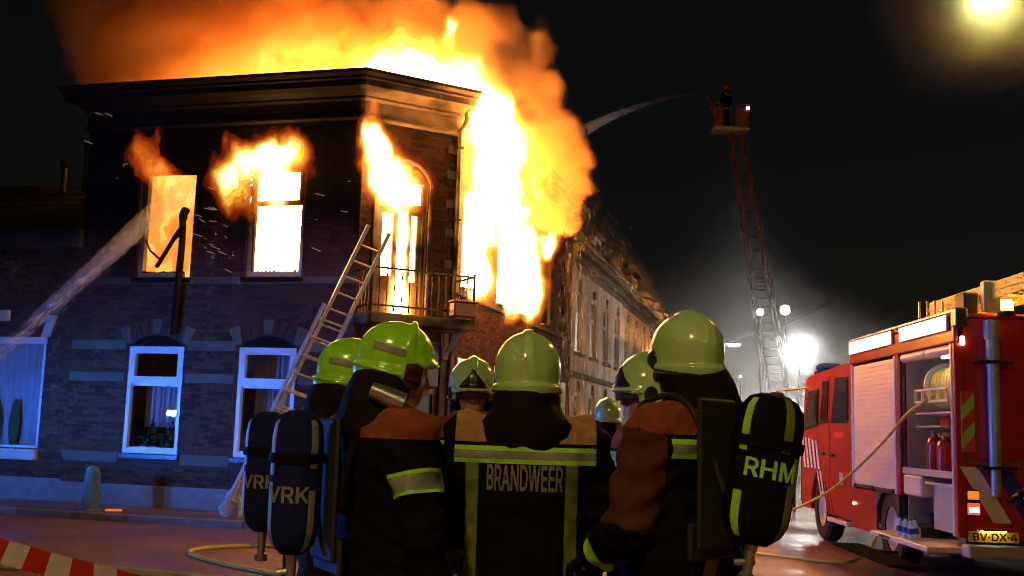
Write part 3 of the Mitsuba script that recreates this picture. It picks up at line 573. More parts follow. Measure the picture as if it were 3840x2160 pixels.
core = [(-5.3, 18.0, 5.5, .22), (-5.25, 18.2, 6.2, .32), (-5.25, 18.8, 5.9, .28), (-5.25, 18.1, 6.7, .30), (-5.25, 19.4, 6.75, .22), (-5.35, 20.75, 5.4, .22), (-5.25, 22.2, 5.66, .16), (-5.3, 17.85, 6.1, .22), (-5.3, 18.4, 5.4, .24), (-5.3, 19.6, 5.9, .22), (-5.25, 18.6, 6.5, .28), (-5.3, 20.4, 5.9, .18, .8)]
tong = [(-5.3, 17.69, 7.1, .26, .8), (-5.4, 17.75, 7.49, .18, .6), (-5.3, 18.71, 7.53, .24, .8), (-5.3, 18.95, 7.97, .14, .5), (-5.3, 20.2, 7.6, .18, .6), (-5.2, 21.29, 6.42, .19, .6), (-5.3, 17.99, 7.16, .3, .9), (-5.1, 20.1, 6.56, .25, .6), (-5.1, 21.89, 6.02, .17, .5), (-5.2, 19.6, 7.3, .22, .7)]
def right_wall(P):
    x, y, z = P[..., 0], P[..., 1] - 17.59, P[..., 2]; o = np.zeros(x.shape, bool)
    for a, b in R_S[:3]: o |= (y > a) & (y < b) & (z > UZ0) & (z < UZ1)
    return np.where((x < -5.76) & (x > -6.08) & (z < 7.5) & ~o, 0., 1.)
win = [(-5.85, 17.59 + (a + b) / 2, z, .27, 1.15) for a, b in R_S[:3] for z in (4.3, 4.6, 4.9, 5.2, 5.6)]
fire('facade_flame', 'great white and yellow flame bursting from the right hand windows and climbing past the cornice', 'flame',
     core + tong + win, (-6.6, 17.2, 3.6), (-4.2, 23.2, 9.3), .055, coarse((95., 34., 6.)), .24, 2.2, 40, None, 'flames out of the upper windows', limit=right_wall, gain=.95)
g = np.random.default_rng(8)
rb_ = [(-6.4, 18.67, 9.25, .13, .9), (-6.45, 18.73, 8.9, .16, .5), (-7.26, 17.6, 8.12, .15, .9), (-7.27, 17.6, 8.35, .1, .6)]
for x in np.arange(-11.9, -6.2, .42):
    rb_.append((x + g.uniform(-.15, .15), g.uniform(17.6, 19.4), 7.45 + .22 * (x > -9.2) + g.uniform(-.05, .25), g.uniform(.30, .48), 1.0 + .1 * (x > -8.5)))
for x in np.arange(-11.2, -6.6, .55): rb_.append((x, g.uniform(18.6, 20.2), g.uniform(8.4, 9.5), g.uniform(.4, .6), .34))  # faint blobs up inside the smoke, added to make it glow orange
for x in np.arange(-8.4, -6.0, .4): rb_.append((x, g.uniform(18, 20.5), g.uniform(7.6, 8.3), g.uniform(.3, .45), 1.))
for x in np.arange(-9.6, -5.95, .34):
    hh = g.uniform(.25, .8) * (1 if x > -8 else .6); x0 = x + g.uniform(-.1, .1)
    for t in np.linspace(0, 1, 5): rb_.append((x0 + .12 * t * g.uniform(-1, 1), 17.25 + .25 * t, 7.45 + hh * t, .17 * (1 - .75 * t), 1.15 - .5 * t))
fire('roof_flame', 'yellow flames burning along the open roof behind the cornice', 'flame', rb_, (-12.4, 16.96, 6.9), (-5.75, 21.2, 9.9), .07, coarse((14., 5.2, 1.1)), .24, 1.9, 60, None, None, gain=.85)
# spray and spark flecks off the front; firelight on the spray given as glow
em = []
for (s, z), n, sd in (((2.75, 5.2), 12, (.22, .35)), ((2.9, 4.6), 10, (.3, .3)), ((4.9, 5.2), 5, (.2, .45)), ((.9, 6.0), 4, (.35, .3)), ((.3, 6.9), 3, (.4, .3)), ((3.2, 4.3), 8, (.5, .15))):
    for _ in range(n):
        a, b = s + g.normal(0, sd[0]), z + g.normal(0, sd[1])
        if not any(p < a < q for p, q in W_S): em.append(plank(PL.at(a, b, g.uniform(.06, .5)), PL.at(a + g.uniform(.03, .1), b - g.uniform(-.01, .05), g.uniform(.06, .5) * 0 + .2), .008, .008))
put('ember', cat_(em), 'flame_skin', None, emit=(.3, .17, .12), w=.01, label='glowing flecks for sparks and fire lit spray in front of the burning upper floor', kind='stuff')

# ------------------------------------------------------------------ smoke above and beside the house
SM = [(-12.9, 18.0, 9.2, .75), (-12.4, 17.7, 8.0, .45), (-11.95, 17.9, 8.6, .8), (-11.31, 17.6, 9.1, .95), (-10.9, 17.9, 7.95, .6), (-10.38, 18.2, 8.7, .9), (-10.05, 18.4, 9.5, .8), (-9.61, 18.6, 8.6, .75), (-9.36, 19.6, 9.8, 1.1), (-9.78, 20.1, 11.1, 1.3), (-8.43, 20.04, 10.33, 1.0), (-7.75, 19.34, 9.16, .8), (-7.2, 19.43, 9.6, .6), (-6.5, 19.6, 8.9, .42), (-6.0, 19.32, 9.25, .48), (-5.65, 19.42, 9.5, .34), (-5.7, 19.2, 8.5, .5), (-5.3, 19.3, 8.2, .38), (-5.1, 19.4, 7.6, .34), (-4.8, 19.5, 7.2, .34), (-4.6, 19.53, 6.84, .28), (-4.7, 19.6, 6.38, .34), (-4.75, 19.8, 5.85, .28), (-4.65, 19.7, 6.1, .22), (-12.68, 18.6, 10.7, 1.2), (-13.3, 18.1, 10.0, .8), (-11.6, 19.58, 11.3, 1.3), (-12.1, 17.9, 7.7, .4)]
SM += [(-13.6, 18.2, 9.0, .7), (-13.3, 17.9, 8.2, .5), (-13.9, 18.4, 10.2, .8), (-4.35, 19.6, 7.2, .42), (-4.2, 19.7, 6.8, .4), (-4.15, 19.8, 6.4, .4), (-4.25, 19.9, 5.95, .34), (-4.7, 19.5, 7.9, .42), (-5.2, 19.4, 8.7, .45), (-12.9, 18.0, 9.9, .8), (-12.6, 17.8, 8.5, .6)]
SM = [(x - (.15 if x > -6.1 else 0), y, z, q * 1.08) for x, y, z, q in SM]
lo, hi = np.array([-16.2, 16.95, 4.6]), np.array([-3.6, 22.5, 12.6]); h = .075
xs, P = grid(lo, hi, h)
Q = turb(P, .8, .36, 5, .8); Q = turb(Q, 2.2, .17, 8, .8)
d = np.full(P.shape[:3], -3.)
for c in SM:
    q = (Q - c[:3]) / c[3]; d = np.maximum(d, 1.25 - np.sqrt((q * q).sum(-1)) * .95)
d = np.clip((d - .05 + 1.2 * (meshkit.fbm(Q * 1.1, 5, 3) - .5) + 1.1 * (meshkit.fbm(Q * 2.6 + 7, 4, 31) - .5)) * 4.6, 0, 1) * np.clip(3.2 * meshkit.fbm(P * 1.15, 4, 14) - 1.05, .06, 1.)
d[(P[..., 0] < -5.75) & (P[..., 2] < 7.3)] = 0
for ax in range(3):
    t = np.arange(d.shape[ax]); s = np.clip(np.minimum(t, t[::-1]) / 4., 0, 1) if ax != 2 else np.clip(t / 4., 0, 1); d = d * s.reshape([-1 if k == ax else 1 for k in range(3)])
top = np.array([x[-1] for x in xs])
cutx = int(np.searchsorted(xs[0], -5.72))
for nm, a, b, alb, sc, lab in (('smoke', 0, cutx + 1, (.92, .68, .40), 4.2, 'orange lit smoke billowing from the roof of the burning house'), ('dark_smoke', cutx, len(xs[0]), (.70, .46, .26), 3.6, 'brown sooty smoke rolling off the right side of the burning house')):
    l_ = np.array([xs[0][a], lo[1], lo[2]]) + (np.array([.002, 0, 0]) if a else 0); t_ = np.array([xs[0][b - 1], top[1], top[2]])
    scene[nm + '_medium'] = {'type': 'heterogeneous', 'albedo': R(alb), 'scale': sc, 'phase': {'type': 'hg', 'g': .2},
        'sigma_t': {'type': 'gridvolume', 'grid': mi.VolumeGrid(np.ascontiguousarray(d[a:b].transpose(2, 1, 0)[..., None].astype(np.float32))), 'to_world': T().translate(l_.tolist()).scale((t_ - l_).tolist())}}
    scene[nm] = {'type': 'cube', 'to_world': T().translate(((l_ + t_) / 2).tolist()).scale(((t_ - l_) / 2).tolist()), 'bsdf': {'type': 'null'}, 'interior': {'type': 'ref', 'id': nm + '_medium'}}
    tag(nm, lab, kind='stuff')

# ------------------------------------------------------------------ water jets
def jet(name, label, pts, rad, sig, k=10, n=12, seed=0):
    c = curve(pts, k); g = np.random.default_rng(seed); m = tube(c, np.interp(np.linspace(0, 1, len(c)), np.linspace(0, 1, len(rad)), rad), n)
    med = numbered(name + '_medium'); scene[med] = {'type': 'homogeneous', 'albedo': R(.98), 'sigma_t': float(sig), 'phase': {'type': 'hg', 'g': .05}}
    k_ = put(name, m, 'clear', None, smooth=True); scene[k_]['interior'] = {'type': 'ref', 'id': med}; tag(k_, label, 'water jet', 'hose jets aimed at the fire'); return k_
jet('water_jet', 'water jet from the lower left into the left upper window', [(-7.58, 8.07, 1.56), (-8.08, 9.44, 2.22), (-8.7, 11.15, 3.06), (-9.34, 12.87, 3.88), (-10.0, 14.6, 4.7), (-10.65, 16.4, 5.5)], [.04, .065, .10, .135, .17, .20], .5)
def droplets(name, label, A, B, n, s0, s1, ln, rad, seed, bow=0.):
    g = np.random.default_rng(seed); A, B = np.array(A, float), np.array(B, float); d = (B - A) / np.linalg.norm(B - A); M = []
    t = g.random(n) ** .8; c = A + (B - A) * t[:, None] + g.normal(0, 1, (n, 3)) * (s0 + (s1 - s0) * t)[:, None] - np.array([0, 0, 1]) * bow * (t * (t - 1))[:, None]
    L = g.uniform(.3, 1.2, n) * ln; q = d + g.normal(0, .035, (n, 3)) - np.array([0, 0, bow]) * (2 * t - 1)[:, None] / np.linalg.norm(B - A); V, F = [], []
    side = np.cross(d, [0, 0, 1.]); side /= np.linalg.norm(side); up = np.cross(side, d); e = [side, -.5 * side + .87 * up, -.5 * side - .87 * up]
    for i in range(n):
        k = len(V); r_ = rad * g.uniform(.5, 1.3); V += [c[i] - q[i] * L[i] / 2] + [c[i] + w * r_ for w in e] + [c[i] + q[i] * L[i] / 2]; F += [(k, k + 2, k + 1), (k, k + 3, k + 2), (k, k + 1, k + 3), (k + 4, k + 1, k + 2), (k + 4, k + 2, k + 3), (k + 4, k + 3, k + 1)]
    put(name, trimesh.Trimesh(V, F, process=False), 'droplet', None, label=label, kind='stuff')
droplets('water_drops', 'streaks of water flying with the left jet', (-7.58, 8.07, 1.56), (-10.65, 16.4, 5.5), 500, .012, .085, .30, .0024, 1)
droplets('spray_drops', 'streaks of spray thrown at the row houses, lower fan', (-2.45, 22.2, 2.9), (-5.6, 29.2, 5.2), 3000, .04, .42, .14, .0036, 2, .5)
droplets('spray_drops', 'streaks of spray thrown at the row houses, upper fan', (-2.7, 24.2, 3.9), (-5.9, 28.0, 7.4), 900, .04, .42, .14, .0034, 3, .5)
droplets('spray_drops', 'water falling in sheets down the wet wall beyond the burning windows', (-5.6, 26.2, 7.2), (-5.5, 26.6, .3), 2500, .35, .6, .2, .003, 4)
JR = [(-3.54, 44.08, 15.95), (-4.45, 39.86, 14.49), (-5.21, 34.71, 12.51), (-5.38, 29.7, 10.6), (-5.37, 25.74, 9.04), (-5.25, 22.8, 7.85)]
jet('water_jet', 'thin arching water jet from the aerial platform into the smoke', JR, [.04, .07, .10, .13, .17, .2], .7)
# ------------------------------------------------------------------ people
def axis_(lo, hi, h, fine=()):
    """Grid coordinates from lo to hi with step h, and smaller steps inside the (a, b, step) spans."""
    out, x = [lo], lo
    while x < hi:
        s = min([h] + [st for a, b, st in fine if a - h <= x < b]); x += s; out.append(x)
    return np.array(out)
class Field:
    def __init__(f, xs, ys, zs):
        f.ax = (xs, ys, zs); f.P = np.stack(np.meshgrid(xs, ys, zs, indexing='ij'), -1); f.f = np.full(f.P.shape[:3], .3)
    def add(f, fn, lo, hi, k=.02, pad=.07, cut=False):
        sl = tuple(slice(max(0, np.searchsorted(a, l - pad) - 1), np.searchsorted(a, h + pad) + 1) for a, l, h in zip(f.ax, lo, hi))
        v = fn(f.P[sl]); f.f[sl] = -smin(-f.f[sl], v, k) if cut else smin(f.f[sl], v, k); return f
    def cap(f, a, b, ra, rb=None, k=.02, flat=None):
        a, b = np.array(a, float), np.array(b, float); r = max(ra, rb or 0) * (1 / min(flat) if flat else 1)
        return f.add(lambda P: scap(P, a, b, ra, rb, flat), np.minimum(a, b) - r, np.maximum(a, b) + r, k)
    def ball(f, c, r, k=.02, cut=False):
        c = np.array(c, float); rr = np.broadcast_to(np.asarray(r, float), (3,)); return f.add(lambda P: sball(P, c, rr), c - rr, c + rr, k, cut=cut)
    def mesh(f): return nets(f.f, *f.ax)
def hand(M, fingers_curl=.6, side=1, r0=.0095):
    """A gloved right (side 1) or left hand: palm along -z from the wrist at the origin, palm facing +y."""
    F = Field(*[np.arange(a, b, .005) for a, b in ((-.075, .075), (-.05, .09), (-.22, .03))])
    F.cap((0, 0, .01), (0, 0, -.035), .031, .034, .01, (1, 1.3, 1)); F.add(lambda P: sbx(P, (0, .002, -.065), (.042, .017, .045), .015), (-.05, -.03, -.12), (.05, .03, 0), .02)
    for i, (x, L) in enumerate(((-.032, .068), (-.011, .078), (.011, .073), (.031, .058))):
        p, a = np.array([x, .002, -.102]), .15
        for j, q in enumerate((.45, .32, .26)):
            d = np.array([0, math.sin(a), -math.cos(a)]); e = p + d * L * q; F.cap(p, e, r0 + .001 - .0012 * j, r0 - .0012 * j, .006); p = e; a += fingers_curl * (1.1 + .25 * i)
    F.cap((-.036 * side, .008, -.03), (-.062 * side, .03, -.065), .014, .0125, .012); F.cap((-.062 * side, .03, -.065), (-.052 * side, .05, -.098), .0125, .0105, .006)
    return xf(F.mesh(), M)
def align(a, b, o, facing=(0, 1, 0)):
    """Frame whose -z runs from a to b and whose y looks along facing, at o."""
    z = np.array(a, float) - np.array(b, float); z /= np.linalg.norm(z); y = np.array(facing, float); y -= z * (y @ z); y /= np.linalg.norm(y); return frame(np.array(o, float), np.cross(y, z), y, z)

def helmet(kind, M, key, colour, back=False):
    """Fire helmet at the head centre, looking along +y: shell with crest and brim, knobs, front plate, visor."""
    M = M @ np.diag([.89, .89, .92, 1.]); h = .0055; F = Field(*[np.arange(a, b, h) for a, b in ((-.17, .17), (-.215, .235), (-.18, .205))])
    F.ball((0, -.012, .025), (.130, .160, .140), .01)
    F.add(lambda P: np.maximum(scap(P, (0, -.015, .03), (0, -.02, -.07 if kind == 'round' else -.11), .128, .131, (1, .80, 1)), -P[..., 2] - (.070 if kind == 'round' else .108) + (.10 if kind == 'round' else .02) * np.clip(P[..., 1] + .02, -.3, .3)), (-.17, -.2, -.17), (.17, .2, .16), .03)
    if kind == 'round':
        F.add(lambda P: np.maximum(np.abs(sball(P, (0, -.012, .028), (.132, .167, .157))) * 0 + sball(P, (0, -.012, .026), (.134, .170, .154)), np.abs(P[..., 0]) - .017 + .03 * np.clip(P[..., 1] - .05, 0, 1)), (-.05, -.2, -.05), (.05, .2, .2), .018)
        F.add(lambda P: np.maximum(sball(P, (0, .055, -.002), (.118, .135, .030)), -(P[..., 1] - .02)), (-.13, 0, -.05), (.13, .21, .05), .02)
        F.add(lambda P: np.maximum(np.abs(sball(P, (0, -.015, -.050), (.141, .173, .07))) - .004, np.maximum(np.abs(P[..., 2] + .062) - .014, P[..., 1] - .02)), (-.16, -.2, -.13), (.16, .05, -.06), .02)
    else:
        F.add(lambda P: np.maximum(sball(P, (0, -.012, .030), (.137, .168, .160)), np.abs(P[..., 1] - .045) - .012), (-.15, -.02, -.05), (.15, .09, .2), .016)
        F.add(lambda P: np.maximum(sball(P, (0, .075, -.002), (.115, .115, .042)), -(P[..., 1] - .03)), (-.13, 0, -.05), (.13, .24, .08), .03)
        F.add(lambda P: np.maximum(sball(P, (0, -.02, -.055), (.138, .172, .10)), np.maximum(P[..., 2] + .03, P[..., 1] - .06)), (-.15, -.21, -.17), (.15, .05, 0), .012)
        F.add(lambda P: np.maximum(np.abs(sball(P, (0, -.02, -.06), (.140, .178, .12))) - .006, np.abs(P[..., 2] + .062 + .1 * P[..., 1]) - .006), (-.15, -.21, -.13), (.15, .2, 0), .006)
    op = np.maximum(np.maximum(np.abs(F.P[..., 0]) - .089, .025 - F.P[..., 1]), F.P[..., 2] + .012 - .12 * (F.P[..., 1] - .1)); F.f = -smin(-F.f, op, .012)
    F.f = np.maximum(F.f, -sball(F.P, np.array([0, .0, -.02]), np.array([.104, .132, .135])))
    k = put('helmet', xf(F.mesh(), M), colour, key, smooth=True)
    def skin_cut(mask, name, m, off=.004, lab=None): 
        q = nets(np.maximum(F.f - off, mask), *F.ax)
        for q in (q.split(only_watertight=False) if len(q.faces) else []):
            if len(q.faces) > 20: put(name, xf(q, M), m, k, smooth=35, label=lab)
    P = F.P
    if kind == 'round':
        for s in (-1, 1):
            put('side_knob', xf(cat_([xf(lathe([(0, -.01), (.034, -.01), (.036, .006), (.028, .014), (0, .016)], 16), trimesh.transformations.rotation_matrix(s * math.pi / 2, (0, 1, 0)))]), M @ move(s * .124, .045, -.02)), 'black_plastic', k, smooth=40)
            put('side_knob', xf(xf(lathe([(0, -.01), (.026, -.01), (.027, .006), (.02, .012), (0, .013)], 14), trimesh.transformations.rotation_matrix(s * math.pi / 2, (0, 1, 0))), M @ move(s * .119, .02, -.085)), 'black_plastic', k, smooth=40)
        skin_cut(np.maximum(np.maximum(.03 - P[..., 1], np.abs(P[..., 0]) - .012 - np.clip(.10 - P[..., 2], 0, .1) * .85), np.maximum(.016 - P[..., 2], P[..., 2] - .112)), 'front_plate', 'black_plastic', .006)
        skin_cut(np.maximum(np.maximum(.02 - P[..., 1], np.abs(P[..., 2] + .012) - .006), np.abs(P[..., 0]) - .14), 'brim_edge', colour, .004)
    else:
        skin_cut(np.maximum(np.abs(P[..., 2] - .030 - .22 * np.clip(-P[..., 1], -.05, .2) * 0 + .12 * P[..., 1]) - .018, np.maximum(P[..., 1] - .03, -P[..., 1] - .12)), 'reflex_stripe', 'band_grey', .003, 'grey reflective stripe round the helmet')
        skin_cut(np.maximum(np.maximum(P[..., 1] - .115, .035 - P[..., 1]) , np.abs(P[..., 2] + .065) - .062 + .25 * np.abs(P[..., 1] - .075)), 'side_shield', 'visor', .006)
    rim = P[..., 2] + (.070 if kind == 'round' else .108) - (.10 if kind == 'round' else .02) * np.clip(P[..., 1] + .02, -.3, .3)
    skin_cut(np.abs(rim - .004) - .005, 'rim_seal', 'rubber', .004)
    skin_cut(np.maximum(np.linalg.norm(P - np.array([.0, -.165, .0]), axis=-1) - .016, -9), 'decal', 'band_grey', .003)
    vs = Field(*[np.arange(a, b, .006) for a, b in ((-.15, .15), (-.02, .22), (-.14, .08))])
    va = np.abs(sball(vs.P, np.array([0, -.0, -.01]), np.array([.118, .165, .15]))) - .003
    if kind == 'round': vm = np.maximum(np.abs(vs.P[..., 2] + .028) - .016, .06 - vs.P[..., 1])
    else: vm = np.maximum(np.abs(vs.P[..., 2] - .005) - .016, .08 - vs.P[..., 1])
    put('visor', xf(nets(np.maximum(va, vm), *vs.ax), M), 'visor' if kind == 'round' else 'visor_gold', k, smooth=True)
    return k

def person(label, x, y, yaw, top, kind='round', colour='helmet_pale', head=(0, 0, 0), yoke='cloth_orange', arms=None, cape=.5, band='full', sleeve=None, fine_face=False, text=None, straps=(), legs=0., coat='cloth_black', arm_band=None, z0=0., sleeve_side=-1, hs=1.):
    """One firefighter standing at x, y. yaw: degrees counter-clockwise from +y; top: height of the helmet's top; head: extra yaw, pitch, roll of the head in degrees."""
    key = thing('person', label, 'person'); s = (top - z0) / 1.915
    W = move(x, y, z0) @ rotz(math.radians(yaw)) @ np.diag([s, s, s, 1.])
    hc = np.array([0, .03, 1.735]); tm_ = trimesh.transformations
    Hm = move(*hc) @ rotz(math.radians(head[0])) @ tm_.rotation_matrix(math.radians(head[1]), (1, 0, 0)) @ tm_.rotation_matrix(math.radians(head[2]), (0, 1, 0))
    H = lambda p: (Hm @ np.array([*p, 1.]))[:3]
    arms = arms or {}
    eL, wL = arms.get('L', ((-.29, -.05, 1.20), (-.20, .22, 1.10))); eR, wR = arms.get('R', ((.29, -.05, 1.20), (.20, .22, 1.10)))
    sL, sR = np.array([-.215, -.01, 1.515]), np.array([.215, -.01, 1.515])
    # body: one continuous surface
    hf = .0055 if fine_face else .010
    F = Field(axis_(-.52, .52, .02, ((-.12, .12, hf),)), axis_(-.36, .52, .02, ((-.12, .18, hf),)), axis_(.0, 1.90, .024, ((1.50, 1.88, hf),)))
    Hi = np.linalg.inv(Hm)
    def headf(fn, c, r, k, cut=False):
        w = H(c); F.add(lambda P: fn(P @ Hi[:3, :3].T + Hi[:3, 3]), w - r, w + r, k, cut=cut)
    headf(lambda P: sball(P, np.array([0, -.005, .03]), np.array([.077, .098, .105])), (0, 0, 0), .14, .02)
    headf(lambda P: sball(P, np.array([0, .028, -.045]), np.array([.062, .070, .078])), (0, 0, -.04), .1, .03)
    headf(lambda P: sball(P, np.array([0, .062, -.098]), np.array([.034, .028, .022])), (0, .06, -.1), .05, .02)
    headf(lambda P: scap(P, np.array([0, .088, .008]), np.array([0, .108, -.034]), .009, .014), (0, .1, -.01), .05, .012)
    for q in (-1, 1):
        headf(lambda P: sball(P, np.array([q * .03, .098, .004]), np.array([.017, .012, .011])), (q * .03, .1, 0), .03, .008, True)
        headf(lambda P: sball(P, np.array([q * .03, .083, .003]), np.array([.012, .011, .010])), (q * .03, .085, 0), .03, .003)
        headf(lambda P: scap(P, np.array([q * .014, .096, .022]), np.array([q * .046, .086, .020]), .007), (q * .03, .09, .02), .05, .01)
        headf(lambda P: sball(P, np.array([q * .040, .066, -.035]), np.array([.022, .020, .018])), (q * .04, .06, -.03), .04, .02)
        headf(lambda P: sball(P, np.array([q * .079, -.008, -.008]), np.array([.010, .022, .034])), (q * .08, 0, 0), .05, .008)
    headf(lambda P: scap(P, np.array([-.020, .090, -.064]), np.array([.020, .090, -.064]), .007), (0, .09, -.064), .04, .006)
    headf(lambda P: scap(P, np.array([-.018, .087, -.078]), np.array([.018, .087, -.078]), .008), (0, .09, -.078), .04, .008)
    headf(lambda P: scap(P, np.array([-.022, .099, -.071]), np.array([.022, .099, -.071]), .0025), (0, .1, -.07), .04, .004, True)
    F.cap(H((0, -.02, -.06)), (0, -.02, 1.50), .058, .066, .03)
    F.cap((-.12, -.02, 1.48), (.12, -.02, 1.48), .075, k=.06); F.cap((0, .0, 1.36), (0, -.01, 1.02), .135, .120, .06, (.8, 1.15, 1)); F.cap((-.07, 0, .95), (.07, 0, .95), .115, k=.06)
    for S, e, w, q in ((sL, eL, wL, -1), (sR, eR, wR, 1)):
        F.cap(S, e, .056, .044, .04); F.cap(e, w, .043, .031, .02); d = np.array(w) - np.array(e); d = d / np.linalg.norm(d); F.cap(np.array(w), np.array(w) + d * .09, .032, .026, .02)
        a = .05 * q * (1 + legs); F.cap((q * .09, 0, .93), (q * .11, .02 + legs * q * .1, .50), .088, .062, .04); F.cap((q * .11, .02 + legs * q * .1, .50), (q * .12, -.02 + legs * q * .16, .10), .058, .042, .02); F.cap((q * .12, -.02 + legs * q * .16, .055), (q * .13, .13 + legs * q * .16, .045), .045, .035, .02)
    scene[key] = mikit.ply(xf(F.mesh(), W), 'bsdf_skin', smooth=True)
    if fine_face:
        for q in (-1, 1): put('eye', xf(trimesh.creation.icosphere(2, .0112), W @ Hm @ move(q * .030, .0845, .003)), 'eye_white', key, smooth=True); put('iris', xf(lathe([(0, .0117), (.0055, .0108), (.0055, .010), (0, .010)], 10), W @ Hm @ move(q * .030, .0845, .003) @ tm_.rotation_matrix(-math.pi / 2, (1, 0, 0))), 'hair', key)
    # coat
    J = Field(np.arange(-.56, .56, .0135), np.arange(-.36, .54, .0135), np.arange(.66, 1.68, .0135))
    J.cap((-.155, -.025, 1.495), (.155, -.025, 1.495), .098, k=.08, flat=(1, .92, 1)); J.cap((0, -.005, 1.40), (0, .0, 1.08), .178, .155, .08, (.74, 1.10, 1)); J.cap((0, 0, 1.08), (0, 0, .76), .15, .175, .06, (.80, 1.02, 1)); J.cap((0, -.02, 1.52), (0, .0, 1.61), .11, .085, .07)
    Fo = meshkit.fbm(J.P * np.array([9, 9, 5.5]) + x * 7, 4, 2) - .5; wr = np.sin(J.P[..., 2] * 70 + 5 * np.sin(J.P[..., 0] * 9 + x) + 9 * Fo)
    torso = J.f + .05 * Fo + .004 * wr
    A = Field(*J.ax)
    for S, e, w in ((sL, eL, wL), (sR, eR, wR)): A.cap(S, e, .088, .070, .05); A.cap(e, w, .071, .052, .025)
    armf = A.f + .04 * Fo + .007 * wr
    f = smin(torso, armf, .035); f = np.maximum(f, .78 - J.P[..., 2] + 0 * f); f = np.maximum(f, J.P[..., 2] - 1.645)
    jk = put('coat', xf(nets(f, *J.ax), W), coat, key, smooth=True); P = J.P
    def cut(mask, base, name, m, off=.006, lab=None):
        q = nets(np.maximum(base - off, mask), *J.ax)
        if len(q.faces) > 8: return put(name, xf(q, W), m, jk, smooth=40, label=lab)
    off_ = {}
    def ring(base, nm, off, planes, name, m, mask=None):
        ck = (nm, off)
        if ck not in off_ or mask is not None: q = nets(base - off if mask is None else np.maximum(base - off, mask), *J.ax); off_[ck if mask is None else None] = q
        else: q = off_[ck]
        for o, n_ in planes: q = trimesh.intersections.slice_mesh_plane(q, np.array(n_, float), np.array(o, float))
        if len(q.faces) < 5: return
        q.merge_vertices(); c = q.split(only_watertight=False); a = [k.area for k in c]; q = cat_([k for k in c if k.area > .25 * max(a)]) if len(c) else q
        put(name, xf(q, W), m, jk, smooth=40)
    zp = lambda a, b: [((0, 0, a), (0, 0, 1)), ((0, 0, b), (0, 0, -1))]
    slab = lambda a, b: np.maximum(a - P[..., 2], P[..., 2] - b)
    slope = P[..., 2] + .10 * np.abs(P[..., 0])
    if yoke: ring(f, 'all', .005, [((0, 0, 1.503), (0, 0, 1)), ((0, 0, 1.64), (0, 0, -1)), ((-.25 if text else -.37, 0, 0), (1, 0, 0)), ((.25 if text else .37, 0, 0), (-1, 0, 0))], 'yoke', yoke)
    back = P[..., 1] - .02
    zb = P[..., 2] + .05 * np.abs(P[..., 0])
    if band == 'full':
        for a, b, m in ((1.430, 1.447, 'band_lime'), (1.448, 1.472, 'band_grey'), (1.473, 1.490, 'band_lime')): ring(f, 'all', .007, zp(a, b) + [((-.25, 0, 0), (1, 0, 0)), ((.25, 0, 0), (-1, 0, 0))], 'reflex_band', m)
    for xc, w_, z0_, z1_, m in straps: ring(torso, 'torso', .007, zp(z0_, z1_) + [((xc - w_ / 2, 0, 0), (1, 0, 0)), ((xc + w_ / 2, 0, 0), (-1, 0, 0)), ((0, .02, 0), (0, -1, 0))], 'reflex_strap', m)
    for (a, b, m) in ((.80, .815, 'band_lime'), (.816, .845, 'band_grey'), (.846, .861, 'band_lime')): ring(torso, 'torso', .007, zp(a, b), 'reflex_band', m)
    for S, e, w, q in ((sL, eL, wL, -1), (sR, eR, wR, 1)):
        S, e, w = map(np.array, (S, e, w)); d = (e - S) / np.linalg.norm(e - S); t = (P - S) @ d / np.linalg.norm(e - S); near = np.linalg.norm(P - (S + e) / 2, axis=-1) - .24
        if sleeve and q == sleeve_side: cut(np.maximum(np.maximum(.0 - t, t - 1.05), near) , np.maximum(armf, (P @ (W[:3, :3].T @ np.array([.30, 1., 0])) / s - .04) * 0 + (P[..., 1] * 0 - 1)), 'sleeve_panel', sleeve, .006)
        if arm_band and q == 1:
            for a, b, m in arm_band: ring(armf, 'arm', .007, [(S + (e - S) * a, d), (S + (e - S) * b, -d)], 'sleeve_band', m, near)
        d2 = (w - e) / np.linalg.norm(w - e); t2 = (P - e) @ d2 / np.linalg.norm(w - e); n2 = np.linalg.norm(P - (w + e) / 2, axis=-1) - .2
        ring(armf, 'arm', .006, [(e + (w - e) * .62, d2), (e + (w - e) * .82, -d2)], 'cuff_band', 'band_lime', n2)
        put('glove', hand(W @ align(e, w, w, (0, .3, -1) if abs(d2[2]) < .8 else (-q, .2, 0)), .55, q), 'cloth_grey' if arm_band else 'cloth_navy', key, smooth=True)
    # trousers and boots
    Tq = Field(np.arange(-.32, .32, .018), np.arange(-.30, .34, .018), np.arange(.08, 1.0, .018)); B = Field(np.arange(-.34, .34, .014), np.arange(-.34, .40, .014), np.arange(-.01, .34, .014))
    for q in (-1, 1):
        kx, ky = q * .11, .02 + legs * q * .1; ax_, ay = q * .12, -.02 + legs * q * .16
        Tq.cap((q * .085, 0, .92), (kx, ky, .50), .115, .092, .05); Tq.cap((kx, ky, .50), (ax_, ay, .14), .092, .085, .03)
        B.cap((ax_, ay, .30), (ax_, ay, .07), .068, .058, .02); B.cap((ax_, ay, .05), (ax_ + q * .012, ay + .16, .045), .056, .048, .03)
    B.f = np.maximum(B.f, .0 - B.P[..., 2])
    put('trousers', xf(nets(Tq.f + .03 * (meshkit.fbm(Tq.P * 9, 3, 4) - .5), *Tq.ax), W), 'cloth_black', key, smooth=True); put('boots', xf(B.mesh(), W), 'rubber', key, smooth=True)
